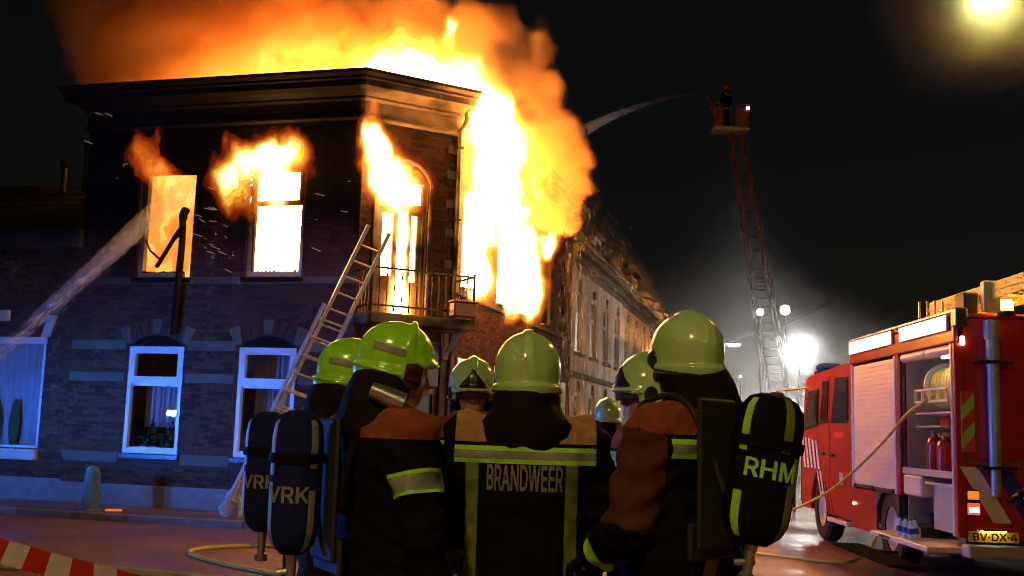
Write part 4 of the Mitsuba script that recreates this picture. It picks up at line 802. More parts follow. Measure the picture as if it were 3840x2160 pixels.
    # neck cape under the helmet
    if cape:
        N = Field(np.arange(-.26, .26, .012), np.arange(-.26, .26, .012), np.arange(1.44, 1.80, .012)); c0 = H((0, -.03, -.02))
        N.cap(c0, (0, -.04, 1.63), .098, .100, .02, (1, .86, 1)); N.cap((0, -.04, 1.63), (0, -.055, 1.56), .105, .10 + .075 * cape, .05, (.9, 1.1, 1)); N.ball((0, -.10, 1.535), (.12, .06, .065), .06)
        fn = N.f + .02 * (meshkit.fbm(N.P * np.array([14, 14, 6]), 3, 7) - .5); hole = np.maximum(np.maximum(np.abs((N.P @ Hi[:3, :3].T + Hi[:3, 3])[..., 0]) - .075, .03 - (N.P @ Hi[:3, :3].T + Hi[:3, 3])[..., 1]), -.125 - (N.P @ Hi[:3, :3].T + Hi[:3, 3])[..., 2])
        fn = -smin(-fn, hole, .02); put('neck_cape', xf(nets(fn, *N.ax), W), 'cloth_brown', key, smooth=True)
    helmet(kind, W @ Hm @ move(0, -.01, .015 + .17 * (1 - hs)) @ np.diag([hs, hs, hs, 1.]), key, colour)
    if text:
        t, hgt, xc, zc, m = text; tm = meshkit.text_mesh(t, hgt, .003, bold=True); tm = tm.subdivide_to_size(.02); b = tm.bounds; v = tm.vertices.copy(); v[:, 0] -= (b[0, 0] + b[1, 0]) / 2; wdt = b[1, 0] - b[0, 0]
        if wdt > .265: v[:, 0] *= .265 / wdt
        X_, Z_ = -v[:, 0] * -1 + xc, v[:, 1] - hgt / 2 + zc; fx = np.maximum(torso, -9)
        # local x runs to the person's right; seen from behind that is the viewer's right too
        surf = np.full(fx.shape[::2], -.2); ins = fx < 0; iy = ins.argmax(1); ok = ins.any(1); I, K = np.indices(iy.shape); iy = np.clip(iy, 1, None); fa, fb = fx[I, iy - 1, K], fx[I, iy, K]
        surf = J.ax[1][iy - 1] + (J.ax[1][1] - J.ax[1][0]) * fa / (fa - fb)
        from scipy.ndimage import map_coordinates, gaussian_filter
        surf = gaussian_filter(np.where(ok, surf, -.1), 1); yy = map_coordinates(surf, [(X_ - J.ax[0][0]) / .0135, (Z_ - J.ax[2][0]) / .0135], order=1)
        tm.vertices = np.stack([X_, yy - .006 - v[:, 2], Z_], 1); put('lettering', xf(tm, W), m, jk, label='the word ' + t + ' across the back of the coat')
    return key, W
AZ = 15.06
mid, _ = person('person in the centre seen from behind, tan shoulders and large lettering across the black coat', -.985, 3.93, AZ - 1, 1.98, yoke='cloth_tan', cape=.75, text=('BRANDWEER', .085, .0, 1.382, 'print_grey'),
    straps=((-.185, .045, .8, 1.43, 'band_olive'), (.165, .045, .8, 1.43, 'band_olive')), arms={'L': ((-.30, -.02, 1.20), (-.18, .24, 1.12)), 'R': ((.31, .0, 1.20), (.2, .24, 1.12))})
rgt, WR = person('person in a pale helmet with a black air cylinder on the back, looking left', -.36, 3.80, 62, 2.04, hs=.91, head=(-20, 2, 0), cape=.45, sleeve='cloth_rust', sleeve_side=-1,
    straps=((-.10, .05, 1.0, 1.43, 'band_olive'),), arms={'L': ((-.27, .04, 1.22), (-.15, .27, 1.10)), 'R': ((.30, .02, 1.2), (.16, .26, 1.1))})
lf, WF = person('person in a bright yellow green helmet with a grey and lime sleeve band', -1.42, 3.63, -46, 1.985, 'visor', 'helmet_lime', hs=.89, head=(-22, -8, 0), band=None, cape=.4,
    arms={'R': ((.29, .01, 1.21), (.25, .09, .97)), 'L': ((-.29, .0, 1.2), (-.15, .25, 1.08))}, arm_band=((.40, .44, 'band_lime'), (.442, .60, 'band_grey'), (.602, .64, 'band_lime')))
lb, WB = person('person in a bright yellow green helmet half hidden behind the one with the sleeve band', -1.83, 4.18, -58, 1.972, 'visor', 'helmet_lime', hs=.92, head=(-10, -4, 0), band=None, cape=.4, coat='cloth_navy')
sm, _ = person('person facing the camera between the two left helmets and the centre one', -1.64, 5.38, AZ + 175, 1.975, head=(8, -6, 0), cape=.3, fine_face=True, coat='cloth_navy')
ft, _ = person('person with a lit face in profile looking left beside the right foreground helmet', -.60, 4.64, AZ + 112, 1.955, head=(-6, -3, 0), cape=.3, fine_face=True, yoke='cloth_orange')
far, _ = person('small distant person seen from behind in the street between the centre and right helmets', -1.71, 9.95, AZ + 12, 1.93, cape=.5)
edg, _ = person('person at the right picture edge standing behind the fire engine', 2.32, 11.0, AZ + 80, 2.0, cape=.4)

# ------------------------------------------------------------------ breathing apparatus on their backs
def air_set(label, x, y, z0, z1, r, yaw, face, cover, text, tm_mat, stripe, tilt=0., lean=0.):
    """An air cylinder in its cloth cover, standing from z0 to z1; yaw faces its lettering (degrees from +y)."""
    k = thing('breathing_apparatus', label, 'breathing apparatus', 'air cylinders worn on backs'); L = z1 - z0
    W = move(x, y, z0) @ trimesh.transformations.rotation_matrix(math.radians(tilt), RIGHT) @ trimesh.transformations.rotation_matrix(math.radians(lean), FWD) @ rotz(math.radians(yaw))
    prof = [(0, .0), (r * .45, .004), (r * .8, .035), (r * .97, .075), (r, .11), (r * 1.01, L * .5), (r, L - .10), (r * .93, L - .05), (r * .72, L - .018), (r * .4, L - .003), (0, L)]
    m = lathe(prof, 40); m = m.subdivide(); v = m.vertices; rr = np.hypot(v[:, 0], v[:, 1]); n = 1 + .035 * (meshkit.fbm(v * 28, 3, 3) - .5); v[:, :2] *= n[:, None]; m.vertices = v
    c = put('cylinder_cover', xf(m, W), cover, k, smooth=True)
    def patch(a0, a1, za, zb, m_, name, off=.004, nz=18):
        A, Z = np.meshgrid(np.linspace(a0, a1, 7), np.linspace(za, zb, nz), indexing='ij'); pr = np.interp(Z, [p[1] for p in prof], [p[0] for p in prof]) + off
        V = np.stack([pr * np.sin(A), pr * np.cos(A), Z], -1).reshape(-1, 3); V2 = np.stack([(pr - .012) * np.sin(A), (pr - .012) * np.cos(A), Z], -1).reshape(-1, 3); F = []
        for i in range(6):
            for j in range(nz - 1): a = i * nz + j; F += [(a, a + 1, a + nz + 1), (a, a + nz + 1, a + nz)]
        n_ = len(V); F2 = [(c_ + n_, b_ + n_, a_ + n_) for a_, b_, c_ in F]
        q = trimesh.Trimesh(np.vstack([V, V2]), F + F2, process=False); put(name, xf(q, W), m_, c)
    for a0, a1, za, zb, m_ in stripe: patch(a0, a1, za * L, zb * L, m_, 'reflex_stripe')
    put('strap', xf(lathe([(r + .001, L * .63), (r + .010, L * .632), (r + .010, L * .70), (r + .001, L * .702)], 32), W), 'cloth_black', k)
    if text:
        tt, hgt, a_, zc = text; tm = meshkit.text_mesh(tt, hgt, .002, bold=True); tm = tm.subdivide_to_size(.012); b = tm.bounds; v = tm.vertices; xx = -(v[:, 0] - (b[0, 0] + b[1, 0]) / 2) / r + a_; q = r * 1.02 + .004 + v[:, 2]
        tm.vertices = np.stack([q * np.sin(xx), q * np.cos(xx), v[:, 1] - hgt / 2 + zc * L], 1); put('lettering', xf(tm, W), tm_mat, c, label='letters ' + tt)
    put('valve', xf(cat_([lathe([(0, -.085), (.016, -.085), (.018, -.02), (.024, .0), (.02, .02), (0, .02)], 12), xf(lathe([(0, 0), (.026, 0), (.028, .02), (.02, .03), (0, .03)], 12), move(0, 0, -.115)), bar((0, 0, -.05), (.045, .0, -.06), .011)]), W), 'steel', k, smooth=40)
    dx = np.array([math.sin(math.radians(-yaw)), math.cos(math.radians(-yaw))]) * 0
    put('back_plate', xf(cat_([bx(-.11, .11, r + .012, r + .03, -.02, L * .95, .008), bx(-.13, .13, r + .031, r + .05, -.06, .06, .008)]), move(x, y, z0) @ rotz(math.radians(face))), 'rubber', k)
    return k
gs, ls, os_ = 'band_grey', 'band_lime', 'band_olive'
st = lambda m: ((-1.05, -.72, .60, .93, m), (.72, 1.0, .55, .93, m), (-1.0, -.70, .03, .45, m), (.75, 1.0, .06, .50, m))
a1 = air_set('blue covered air cylinder with grey letters on the back of the left foreground person', -1.66, 3.40, 1.155, 1.645, .088, 195, -46 + 0, 'cloth_blue', ('VRK', .052, .1, .42), 'print_grey', st(gs))
a2 = air_set('blue covered air cylinder farther left, half hidden behind the other blue cylinder', -2.13, 4.08, 1.15, 1.645, .088, 190, -58, 'cloth_blue', ('VRK', .052, .0, .42), 'print_grey', st(gs))
a3 = air_set('black covered air cylinder with lime letters on the back of the right foreground person', -.14, 3.50, 1.265, 1.745, .106, 192, 62, 'cloth_black', ('RHM', .055, -.05, .50), 'band_lime', ((-.95, -.62, .06, .42, os_), (-.5, -.3, 0, 0.001, os_), (.75, 1.02, .60, .95, ls), (-.55, -.25, .62, .97, os_), (-1.02, -.72, .36, .60, os_), (.70, 1.0, .05, .34, ls)), lean=9)
# harness straps and hoses over the shoulders
def strap(name, pts, r, m, parent): put(name, tube(curve(pts, 6), r, 8), m, parent, smooth=True)
for k, W, q in ((a1, WF, (1, -1)), (a2, WB, (1, -1)), (a3, WR, (1, -1))):
    for s_ in q:
        P_ = [(W @ np.array([*p, 1]))[:3] for p in ((s_ * .09, -.19, 1.25), (s_ * .10, -.17, 1.45), (s_ * .12, -.06, 1.605), (s_ * .13, .07, 1.55), (s_ * .13, .17, 1.35), (s_ * .15, .19, 1.15))]
        strap('shoulder_strap', P_, .020, 'cloth_black', k)
    P_ = [(W @ np.array([*p, 1]))[:3] for p in ((-.05, -.26, 1.12), (-.15, -.24, 1.3), (-.17, -.10, 1.60), (-.10, .12, 1.60), (-.02, .19, 1.50))]
    strap('air_hose', P_, .011, 'rubber', k)
ml = [(WF @ np.array([*p, 1]))[:3] for p in ((.12, -.12, 1.66), (.17, -.02, 1.62))]
put('shoulder_lamp', cat_([bar(ml[0], ml[1], .03, .036, 12)]), 'steel', a1, smooth=40)
# ------------------------------------------------------------------ the fire engine (w to its right, l forward, h up; origin under the rear left corner)
TK = frame((1.651, 12.393, 0), (.97459, .2240, 0), (-.2240, .97459, 0), (0, 0, 1))
tb = lambda *a, c=.0: xf(bx(*a, c), TK)
tp = lambda w, l, h: (TK @ np.array([w, l, h, 1.]))[:3]
fe = thing('fire_engine', 'red fire engine with an open equipment locker, white work lights and a closed pale shutter', 'fire engine')
P = lambda n, m, b, par=fe, **k: put(n, m, b, par, **k)
def prof_lh(pts, w0, w1):
    """Polygon in the l-h plane extruded from w0 to w1."""
    m = extrude(Polygon(pts), w1 - w0); v = m.vertices.copy(); m.vertices = np.stack([v[:, 2] + w0, v[:, 0], v[:, 1]], 1); m.fix_normals(); return xf(m, TK)
body = P('body', cat_([tb(0, 2.45, 0.0, 4.03, 2.96, 3.02, c=.02), tb(0, .05, 0, 4.03, 2.70, 2.958, c=.012), tb(0, .10, 0.0, .075, .62, 2.698, c=.01), tb(0, .09, 1.88, 2.0, .95, 2.698, c=.008), tb(.0, .09, 3.93, 4.03, .95, 2.698, c=.008),
    tb(.012, .06, 2.9, 4.03, .38, .94, c=.012), tb(2.40, 2.45, 0, 4.03, .5, 2.958, c=.01), tb(.102, 2.398, 0, .05, 1.44, 2.955, c=.01), tb(.102, 2.398, 0, .05, .60, 1.438, c=.008), tb(.1, 2.4, 3.98, 4.03, .5, 2.955)]), 'truck_red')
P('roof_edge', tb(-.012, .03, -.02, 4.05, 3.022, 3.055, c=.008), 'trim_metal'); P('rear_beam', tb(.10, 2.4, .052, .3, .4, .6), 'truck_dark')
# closed roller shutter and its guides
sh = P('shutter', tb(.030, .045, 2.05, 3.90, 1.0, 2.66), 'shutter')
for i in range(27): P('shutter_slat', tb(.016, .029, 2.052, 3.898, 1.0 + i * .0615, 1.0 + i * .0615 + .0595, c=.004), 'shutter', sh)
P('shutter_bar', tb(.0, .03, 2.05, 3.9, .955, .995, c=.006), 'truck_dark', sh); 
for l in (2.12, 2.95, 3.75): P('shutter_handle', tb(-.02, .0, l, l + .06, .94, 1.01, c=.008), 'black_plastic', sh)
for l in (2.003, 3.902): P('shutter_guide', tb(-.008, .03, l, l + .045, .95, 2.69, c=.006), 'trim_metal')
P('shutter_guide', tb(-.010, .03, .078, .118, .62, 2.69, c=.006), 'trim_metal')
P('shutter_guide', tb(-.006, .03, 1.80, 1.84, 1.25, 2.66, c=.006), 'truck_dark')
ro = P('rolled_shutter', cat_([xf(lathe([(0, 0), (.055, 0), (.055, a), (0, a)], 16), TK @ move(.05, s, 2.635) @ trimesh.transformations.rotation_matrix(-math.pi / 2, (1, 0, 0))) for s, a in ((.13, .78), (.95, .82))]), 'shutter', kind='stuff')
# locker: walls, lit ceiling, hose reel, shelf, extinguishers
P('locker', cat_([tb(.95, .98, .1, 1.88, .62, 2.62), tb(.1, .95, 1.86, 1.88, .62, 2.62), tb(.1, .95, .08, .10, .62, 2.62), tb(.1, .95, .1, 1.86, 2.60, 2.62)]), 'mast_grey')
P('locker_light', tb(.13, .17, .15, .75, 2.565, 2.598), 'white_paint', emit=(9, 9, 8.4), w=.6)
P('locker_floor', tb(.02, .95, .12, 1.78, 1.24, 1.275, c=.006), 'truck_dark'); P('locker_sill', tb(.005, .02, .12, 1.78, 1.22, 1.30, c=.004), 'trim_metal'); P('locker_sill', tb(.005, .02, .12, 1.0, 1.13, 1.16, c=.004), 'trim_metal')
P('shelf', tb(.05, .9, .12, 1.40, 1.93, 1.955, c=.006), 'trim_metal'); P('shelf', tb(.05, .9, .62, 1.40, 1.78, 1.80, c=.004), 'trim_metal')
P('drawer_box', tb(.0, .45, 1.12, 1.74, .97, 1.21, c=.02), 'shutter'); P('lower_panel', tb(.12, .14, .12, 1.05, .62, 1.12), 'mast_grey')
cy = lambda r, l0, l1, w, h, n=28: xf(lathe([(0, 0), (r, 0), (r, l1 - l0), (0, l1 - l0)], n), TK @ move(w, l0, h) @ trimesh.transformations.rotation_matrix(-math.pi / 2, (1, 0, 0)))
reel = P('hose_reel', cat_([cy(.27, 1.20, 1.225, .36, 2.28), cy(.27, .16, .18, .36, 2.28), cy(.06, .16, 1.24, .36, 2.28)]), 'drum_white', smooth=30)
for j in range(19): P('hose_winding', xf(trimesh.creation.torus(.185 + .008 * (j % 2), .030, 28, 8), TK @ move(.36, .22 + j * .052, 2.28) @ trimesh.transformations.rotation_matrix(math.pi / 2 + .04 * (-1) ** j, (1, 0, 0))), 'hose_reel_yellow', reel, smooth=True)
rack = P('reel_frame', cat_([tb(.02, .05, .33, 1.36, h, h + .03, c=.005) for h in (2.06, 2.20)] + [tb(.02, .05, l, l + .02, 2.06, 2.22) for l in (.34, .6, .86, 1.1, 1.33)]), 'trim_metal')
def extinguisher(l, w, hgt, tilt):
    k = thing('fire_extinguisher', {0: 'red extinguisher standing at the front of the open locker', 1: 'red extinguisher in the middle of the open locker', 2: 'red extinguisher leaning at the rear post of the open locker'}[tilt], 'extinguisher'); a = (0, 0, .12)[tilt]
    W = TK @ move(w, l, 1.278) @ trimesh.transformations.rotation_matrix(a, (1, 0, 0))
    put('cylinder', xf(lathe([(0, 0), (.07, .0), (.078, .02), (.078, hgt * .62), (.06, hgt * .74), (.025, hgt * .8), (0, hgt * .8)], 20), W), 'red_plastic', k, smooth=40)
    put('valve', xf(cat_([lathe([(.02, hgt * .8), (.024, hgt * .87), (.014, hgt * .9), (0, hgt * .9)], 12), bx(-.012, .012, -.10, .05, hgt * .9, hgt * .93, .004), bx(-.012, .012, -.09, .04, hgt * .96, hgt * .985, .004)]), W), 'steel', k)
    put('hose', xf(tube(curve([(.03, 0, hgt * .85), (.09, .03, hgt * .7), (.10, .05, hgt * .4), (.085, .03, hgt * .15)]), .012), W), 'rubber', k, smooth=True)
for i, (l, w) in enumerate(((1.30, .22), (.86, .18), (.46, .2))): extinguisher(l, w, .50 - .04 * (i == 1), i)
gk = P('stowed_gear', cat_([tb(.25, .6, .25, .55, 1.80 + .0, 1.92, c=.03), tb(.2, .7, .75, 1.05, 1.802, 1.90, c=.03), tb(.3, .8, 1.1, 1.3, 1.802, 1.925, c=.02)]), 'red_plastic', kind='stuff')
P('coiled_hose', cat_([xf(trimesh.creation.torus(.05 + .032 * i, .017, 28, 8), TK @ move(.62, 1.45, 1.56) @ trimesh.transformations.rotation_matrix(math.pi / 2, (0, 1, 0))) for i in range(6)]), 'hose_yellow', smooth=True, kind='stuff')
P('pump', cat_([tb(.5, .85, .2, .7, 1.28, 1.5, c=.03), cy(.11, .75, 1.1, .68, 1.42), cy(.05, .3, 1.15, .55, 1.62)]), 'steel', kind='stuff')
P('nozzle', cat_([cy(.03, .15, .5, .3, 1.72), cy(.045, .5, .58, .3, 1.72), cy(.03, .7, 1.05, .25, 1.70), cy(.045, 1.05, 1.12, .25, 1.70)]), 'steel', kind='stuff')
# lower steps, wheels
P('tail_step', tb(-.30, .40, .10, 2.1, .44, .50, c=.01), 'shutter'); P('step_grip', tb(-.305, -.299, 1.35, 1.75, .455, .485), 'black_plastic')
P('folding_step', xf(bx(-.62, -.25, .35, 2.75, .24, .27, .006), TK), 'char'); P('step_arm', cat_([tb(-.5, .1, l, l + .05, .20, .24) for l in (.7, 2.2)]), 'truck_dark', kind='stuff')
P('arch', prof_lh([(1.98, .62)] + [(2.44 + .5 * math.cos(a), .52 + .46 * math.sin(a)) for a in np.linspace(math.pi * .95, .05, 12)] + [(2.9, .62), (2.9, .96), (1.98, .96)], .02, .10), 'truck_dark')
P('chassis', cat_([tb(.35, 2.1, .2, 6.8, .45, .75), tb(.02, .5, 1.2, 2.0, .5, .62)]), 'truck_dark')
def wheel(l, w):
    W = TK @ move(w, l, .5) @ trimesh.transformations.rotation_matrix(math.pi / 2, (0, 1, 0))
    k = P('wheel', xf(lathe([(.28, -.13), (.46, -.13), (.50, -.09), (.50, .09), (.46, .13), (.28, .13)], 36), W), 'rubber', smooth=35); P('rim', xf(lathe([(0, -.06), (.10, -.07), (.13, -.02), (.25, -.03), (.285, -.11), (.285, .11), (0, .1)], 24), W), 'trim_metal', k, smooth=30)
for l in (2.44, 5.95):
    for w in (.20, 2.25): wheel(l, w)
# cab
cab = P('cab', prof_lh([(4.05, .46), (4.05, 2.70), (4.3, 2.74), (6.5, 2.66), (6.84, 2.60), (7.10, 1.72), (7.14, 1.2), (7.12, .46), (6.50, .46), (6.46, .7), (6.3, .98), (6.05, 1.10), (5.8, 1.08), (5.55, .95), (5.42, .7), (5.38, .46)], .03, 2.42), 'truck_red')
wins = (((4.20, 1.85), (4.18, 2.53), (4.90, 2.55), (5.16, 1.86)), ((5.36, 1.87), (5.30, 2.52), (5.66, 2.52), (5.82, 1.85)), ((5.98, 1.83), (5.94, 2.42), (6.60, 2.40), (6.95, 1.75)))
for i, q in enumerate(wins):
    k = P('window', prof_lh(q, .012, .032), 'black_plastic', cab); c = np.mean(q, 0); P('pane', prof_lh([tuple(c + (np.array(p) - c) * .9) for p in q], .004, .013), 'visor' if i else 'wet_board', k)
for l0, l1 in ((4.10, 5.22), (5.27, 5.88)): P('door', prof_lh([(l0, .95), (l0, 2.60), (l1 - .3 * (l1 > 5.5), 2.60), (l1, 1.8), (l1, .95)], .022, .0295), 'truck_red', cab)
P('door_handle', tb(-.02, .02, 4.95, 5.1, 1.34, 1.39, c=.01), 'black_plastic', cab); P('door_handle', tb(-.02, .02, 5.55, 5.66, 1.36, 1.41, c=.01), 'black_plastic', cab)
P('lettering_strip', tb(.016, .021, 4.45, 5.0, 1.64, 1.72), 'stripe_red', cab); P('vent', tb(.012, .021, 4.5, 4.7, .93, 1.12), 'trim_metal', cab)
for i in range(5):
    l = 6.98 - i * .23; P('white_stripe', prof_lh([(l, 1.66 - .02 * i), (l + .10, 1.66 - .02 * i), (l - .10, 1.13), (l - .20, 1.13)], .012, .021), 'white_paint', cab)
for i in range(4): l = 6.0 - i * .17; P('white_stripe', prof_lh([(l, 1.10), (l + .05, 1.10), (l - .34, .48), (l - .39, .48)], .012, .021), 'white_paint' if i < 2 else 'stripe_red', cab)
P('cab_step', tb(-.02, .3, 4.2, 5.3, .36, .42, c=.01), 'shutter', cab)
mr = P('mirror', cat_([bar(tp(.05, 6.75, 2.47), tp(-.38, 7.25, 2.42), .018), tb(-.5, -.25, 7.2, 7.3, 1.95, 2.4, c=.03)]), 'black_plastic', cab)
lb_ = P('light_bar', tb(.10, 2.35, 6.1, 6.55, 2.68, 2.74, c=.02), 'black_plastic', cab)
for i, w in enumerate((.12, .5, 1.7, 2.0)): P('blue_lens', tb(w, w + .34, 6.12, 6.53, 2.742, 2.86, c=.04), 'blue_paint', lb_)
# work light strips on the upper edge, marker lamps
for l0, l1 in ((2.02, 3.92), (.12, 1.72)):
    k = P('work_light', tb(-.035, -.002, l0, l1, 2.83, 3.005, c=.01), 'trim_metal'); P('diffuser', trimesh.Trimesh([tp(-.0365, l0 + .02, 2.84), tp(-.0365, l1 - .02, 2.84), tp(-.0365, l1 - .02, 2.998), tp(-.0365, l0 + .02, 2.998)], [(0, 2, 1), (0, 3, 2)], process=False), 'white_paint', k, emit=(50, 45, 36), w=1.6)
P('marker_lamp', tb(-.012, .0, 3.86, 3.90, .70, .74, c=.004), 'white_paint', emit=(7, 6, 4), w=.02)
P('corner_box', tb(-.01, .12, -.10, .06, 2.86, 3.07, c=.015), 'black_plastic'); P('corner_lamp', tb(.05, .10, -.06, -.02, 2.66, 2.76, c=.01), 'white_paint', emit=(5, 3.2, 2), w=.02)
# rear: mast tube, chevrons, lettering, tail lamps, plate, bumper
mast = P('light_mast', xf(lathe([(0, 1.06), (.05, 1.06), (.05, 1.36), (.062, 1.37), (.062, 2.44), (.068, 2.45), (.068, 2.72), (.085, 2.73), (.085, 2.93), (0, 2.93)], 24), TK @ move(.365, -.11, 0)), 'mast_grey', smooth=30)
for h in (1.34, 2.46): P('mast_clamp', tb(.20, .56, -.20, -.001, h, h + .035, c=.008), 'black_plastic', mast)
ch = P('chevron_panel', tb(.055, .195, -.012, -.001, 1.52, 2.16), 'stripe_lime')
for i in range(3):
    q = Polygon([(.057, 1.40 + .3 * i), (.193, 1.55 + .3 * i), (.193, 1.70 + .3 * i), (.057, 1.55 + .3 * i)]).intersection(sbox(.057, 1.522, .193, 2.158))
    if q.area > 0: m = extrude(q, .004); v = m.vertices.copy(); m.vertices = np.stack([v[:, 0], -.0125 - v[:, 2], v[:, 1]], 1); m.fix_normals(); P('chevron_stripe', xf(m, TK), 'stripe_red', ch)
tm = meshkit.text_mesh('BRANDWEER', .062, .004); v = tm.vertices.copy(); v[:, 0] *= 1.55; tm.vertices = np.stack([v[:, 0] + .06, -.002 - v[:, 2], v[:, 1] + 1.385], 1); tm.fix_normals(); P('lettering', xf(tm, TK), 'print_grey', label='the word BRANDWEER across the rear of the fire engine')
for i in range(6):
    q = Polygon([(.03 + .34 * i, 1.36), (.22 + .34 * i, 1.36), (.22 + .34 * i + .34, .78), (.03 + .34 * i + .34, .78)]).intersection(sbox(.03, .76, 2.4, 1.36)); m = extrude(q, .004); v = m.vertices.copy(); m.vertices = np.stack([v[:, 0], -.001 - v[:, 2], v[:, 1]], 1); m.fix_normals(); P('diagonal_stripe', xf(m, TK), ('white_paint', 'blue_paint')[i % 2])
tl = P('tail_lamp', tb(.08, .22, -.04, -.005, .84, 1.12, c=.01), 'black_plastic'); P('indicator', tb(.09, .21, -.055, -.041, 1.02, 1.11, c=.006), 'stripe_red', tl, emit=(.9, .22, .02), w=.02); P('brake_lens', tb(.085, .215, -.056, -.041, .86, .985, c=.006), 'stripe_red', tl, emit=(1.3, .1, .05), w=.05); P('bulb', tb(.10, .20, -.062, -.0565, .885, .94, c=.002), 'stripe_red', tl, emit=(9, 4.5, 3.2), w=.03)
pt = P('number_plate', tb(.10, .62, -.035, -.005, .58, .69, c=.006), 'plate_yellow'); tm = meshkit.text_mesh('BV·DX·4', .075, .003, bold=True); v = tm.vertices.copy(); v[:, 0] *= .46 / np.ptp(v[:, 0]); tm.vertices = np.stack([v[:, 0] + .13, -.0352 - v[:, 2], v[:, 1] + .598], 1); tm.fix_normals(); P('lettering', xf(tm, TK), 'plate_black', pt, label='dark characters of the yellow number plate')
P('plate_lamp', tb(.2, .5, -.07, -.036, .70, .715), 'black_plastic'); P('plate_lamp', tb(.22, .48, -.068, -.04, .696, .6995), 'white_paint', emit=(14, 11, 7), w=.05)
P('bumper', tb(.05, 2.40, -.16, .05, .42, .55, c=.015), 'mast_grey')
bc = P('beacon', xf(lathe([(0, 0), (.09, 0), (.095, .03), (.09, .05), (0, .05)], 20), TK @ move(.57, -.0, 3.0)), 'black_plastic'); P('lens', xf(lathe([(0, .052), (.075, .052), (.078, .12), (.055, .17), (0, .18)], 20), TK @ move(.57, -.0, 3.0)), 'stripe_red', bc, emit=(26, 12, 1.4), w=.25, smooth=40)
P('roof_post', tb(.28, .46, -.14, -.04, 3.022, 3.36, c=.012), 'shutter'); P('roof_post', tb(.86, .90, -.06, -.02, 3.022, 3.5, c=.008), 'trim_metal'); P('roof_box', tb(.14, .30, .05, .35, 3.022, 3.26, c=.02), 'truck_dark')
for i, l in enumerate((1.35, 1.28, 1.22, 1.16)): P('roof_stake', bar(tp(.1 + .07 * i, l, 3.02), tp(.1 + .07 * i, l, 3.30), .013), 'trim_metal')
P('roof_rail', cat_([bar(tp(.6, .05, 3.16 + .1 * i), tp(1.9, .05, 3.13 + .1 * i), .014) for i in range(3)]), 'trim_metal', kind='stuff')
lad = thing('roof_ladder', 'long ladder stowed on the roof of the fire engine, yellow lamplight painted on its rails', 'ladder')
for w in (.36, .84): put('rail', cat_([xf(bx(w, w + .03, -2.6, 1.75, 3.16, 3.34, .006), TK), xf(bx(w - .012, w + .0, -2.6, 1.75, 3.235, 3.25, .003), TK)]), 'hose_reel_yellow', lad)  # yellow lamplight on the rails is put into their colour
for i in range(14): put('rung', bar(tp(.39, -2.4 + .3 * i, 3.24), tp(.84, -2.4 + .3 * i, 3.24), .016), 'trim_metal', lad)
put('rivet', cat_([tb(.344, .349, -2.5 + .15 * i, -2.48 + .15 * i, 3.19 + .09 * (i % 2), 3.205 + .09 * (i % 2)) for i in range(28)]), 'truck_dark', lad, kind='stuff')
# bottles on the tail step
for i, (l, w, c) in enumerate(((1.28, -.20, 'clear plastic water bottle with a dark label, first from the wheel, on the tail step'), (1.08, -.2, 'clear plastic water bottle in the middle of the tail step, label blue'), (.98, -.13, 'clear plastic water bottle just behind the middle bottle on the tail step'), (.86, -.21, 'clear plastic water bottle nearest the rear of the fire engine on the tail step'))):
    k = thing('water_bottle', c, 'bottle', 'water bottles on the tail step'); W = TK @ move(w, l, .502)
    put('shell', xf(lathe([(0, 0), (.036, 0), (.039, .02), (.036, .08), (.039, .13), (.034, .17), (.016, .205), (.014, .225), (0, .225)], 16), W), 'bottle', k, smooth=40); put('cap', xf(lathe([(.0165, .215), (.0165, .238), (0, .238)], 12), W), 'blue_paint', k); put('label', xf(lathe([(.0395, .06), (.0405, .07), (.0405, .115), (.0395, .125)], 16), W), 'wet_board' if i == 0 else 'blue_paint', k)
# hose from the reel down to the street
h1 = [tp(.10, .85, 2.16), tp(-.02, .95, 2.06), tp(-.10, 1.3, 1.92), tp(-.14, 2.04, 1.60), tp(-.22, 3.2, 1.16), tp(-.36, 4.4, .76), tp(-.7, 5.6, .40), tp(-1.3, 6.5, .10), tp(-2.2, 7.0, .025), tp(-3.2, 6.4, .025), tp(-3.6, 5.0, .025)]
put('fire_hose', tube(curve(h1, 8), .020, 8), 'hose_yellow', smooth=True, label='yellow hose running from the reel of the fire engine down to the street', cat='hose')
put('suction_hose', tube(curve([tp(.1, 3.0, .45), tp(-.15, 2.75, .18), tp(-.5, 2.6, .03), tp(-1.2, 3.0, .03), tp(-1.9, 3.8, .03), tp(-2.6, 4.4, .03)], 8), .022, 8), 'hose_yellow', smooth=True, label='dark yellow hose hanging from under the fire engine by the wheel', cat='hose')
# ------------------------------------------------------------------ ladder leaning at the corner
def straight_ladder(name, label, A, B, wdt, side, rails=.055, step=.28, m='aluminium', cat='ladder', group=None):
    k = thing(name, label, cat, group); A, B, side = map(lambda q: np.array(q, float), (A, B, side)); side = side / np.linalg.norm(side); d = (B - A) / np.linalg.norm(B - A); up = np.cross(side, d)
    for q in (-1, 1): put('rail', plank(A + side * q * wdt / 2, B + side * q * wdt / 2, rails, .075, up), m, k)
    n = int(np.linalg.norm(B - A) / step)
    for i in range(1, n + 1): p = A + d * step * (i - .4); put('rung', bar(p - side * wdt / 2, p + side * wdt / 2, .016), m, k)
    return k
lk = straight_ladder('ladder', 'aluminium ladder leaning from the pavement against the corner balcony', (-8.28, 15.05, .1), (-6.42, 15.60, 4.70), .36, (.80, .60, -.30))
for q in (-1, 1): put('rail', plank(np.array((-8.28, 14.98, .12)) + np.array((.76, .57, -.29)) * q * .23, np.array((-6.95, 15.37, 3.4)) + np.array((.76, .57, -.29)) * q * .23, .045, .07, (0, 1, .3)), 'aluminium', lk)
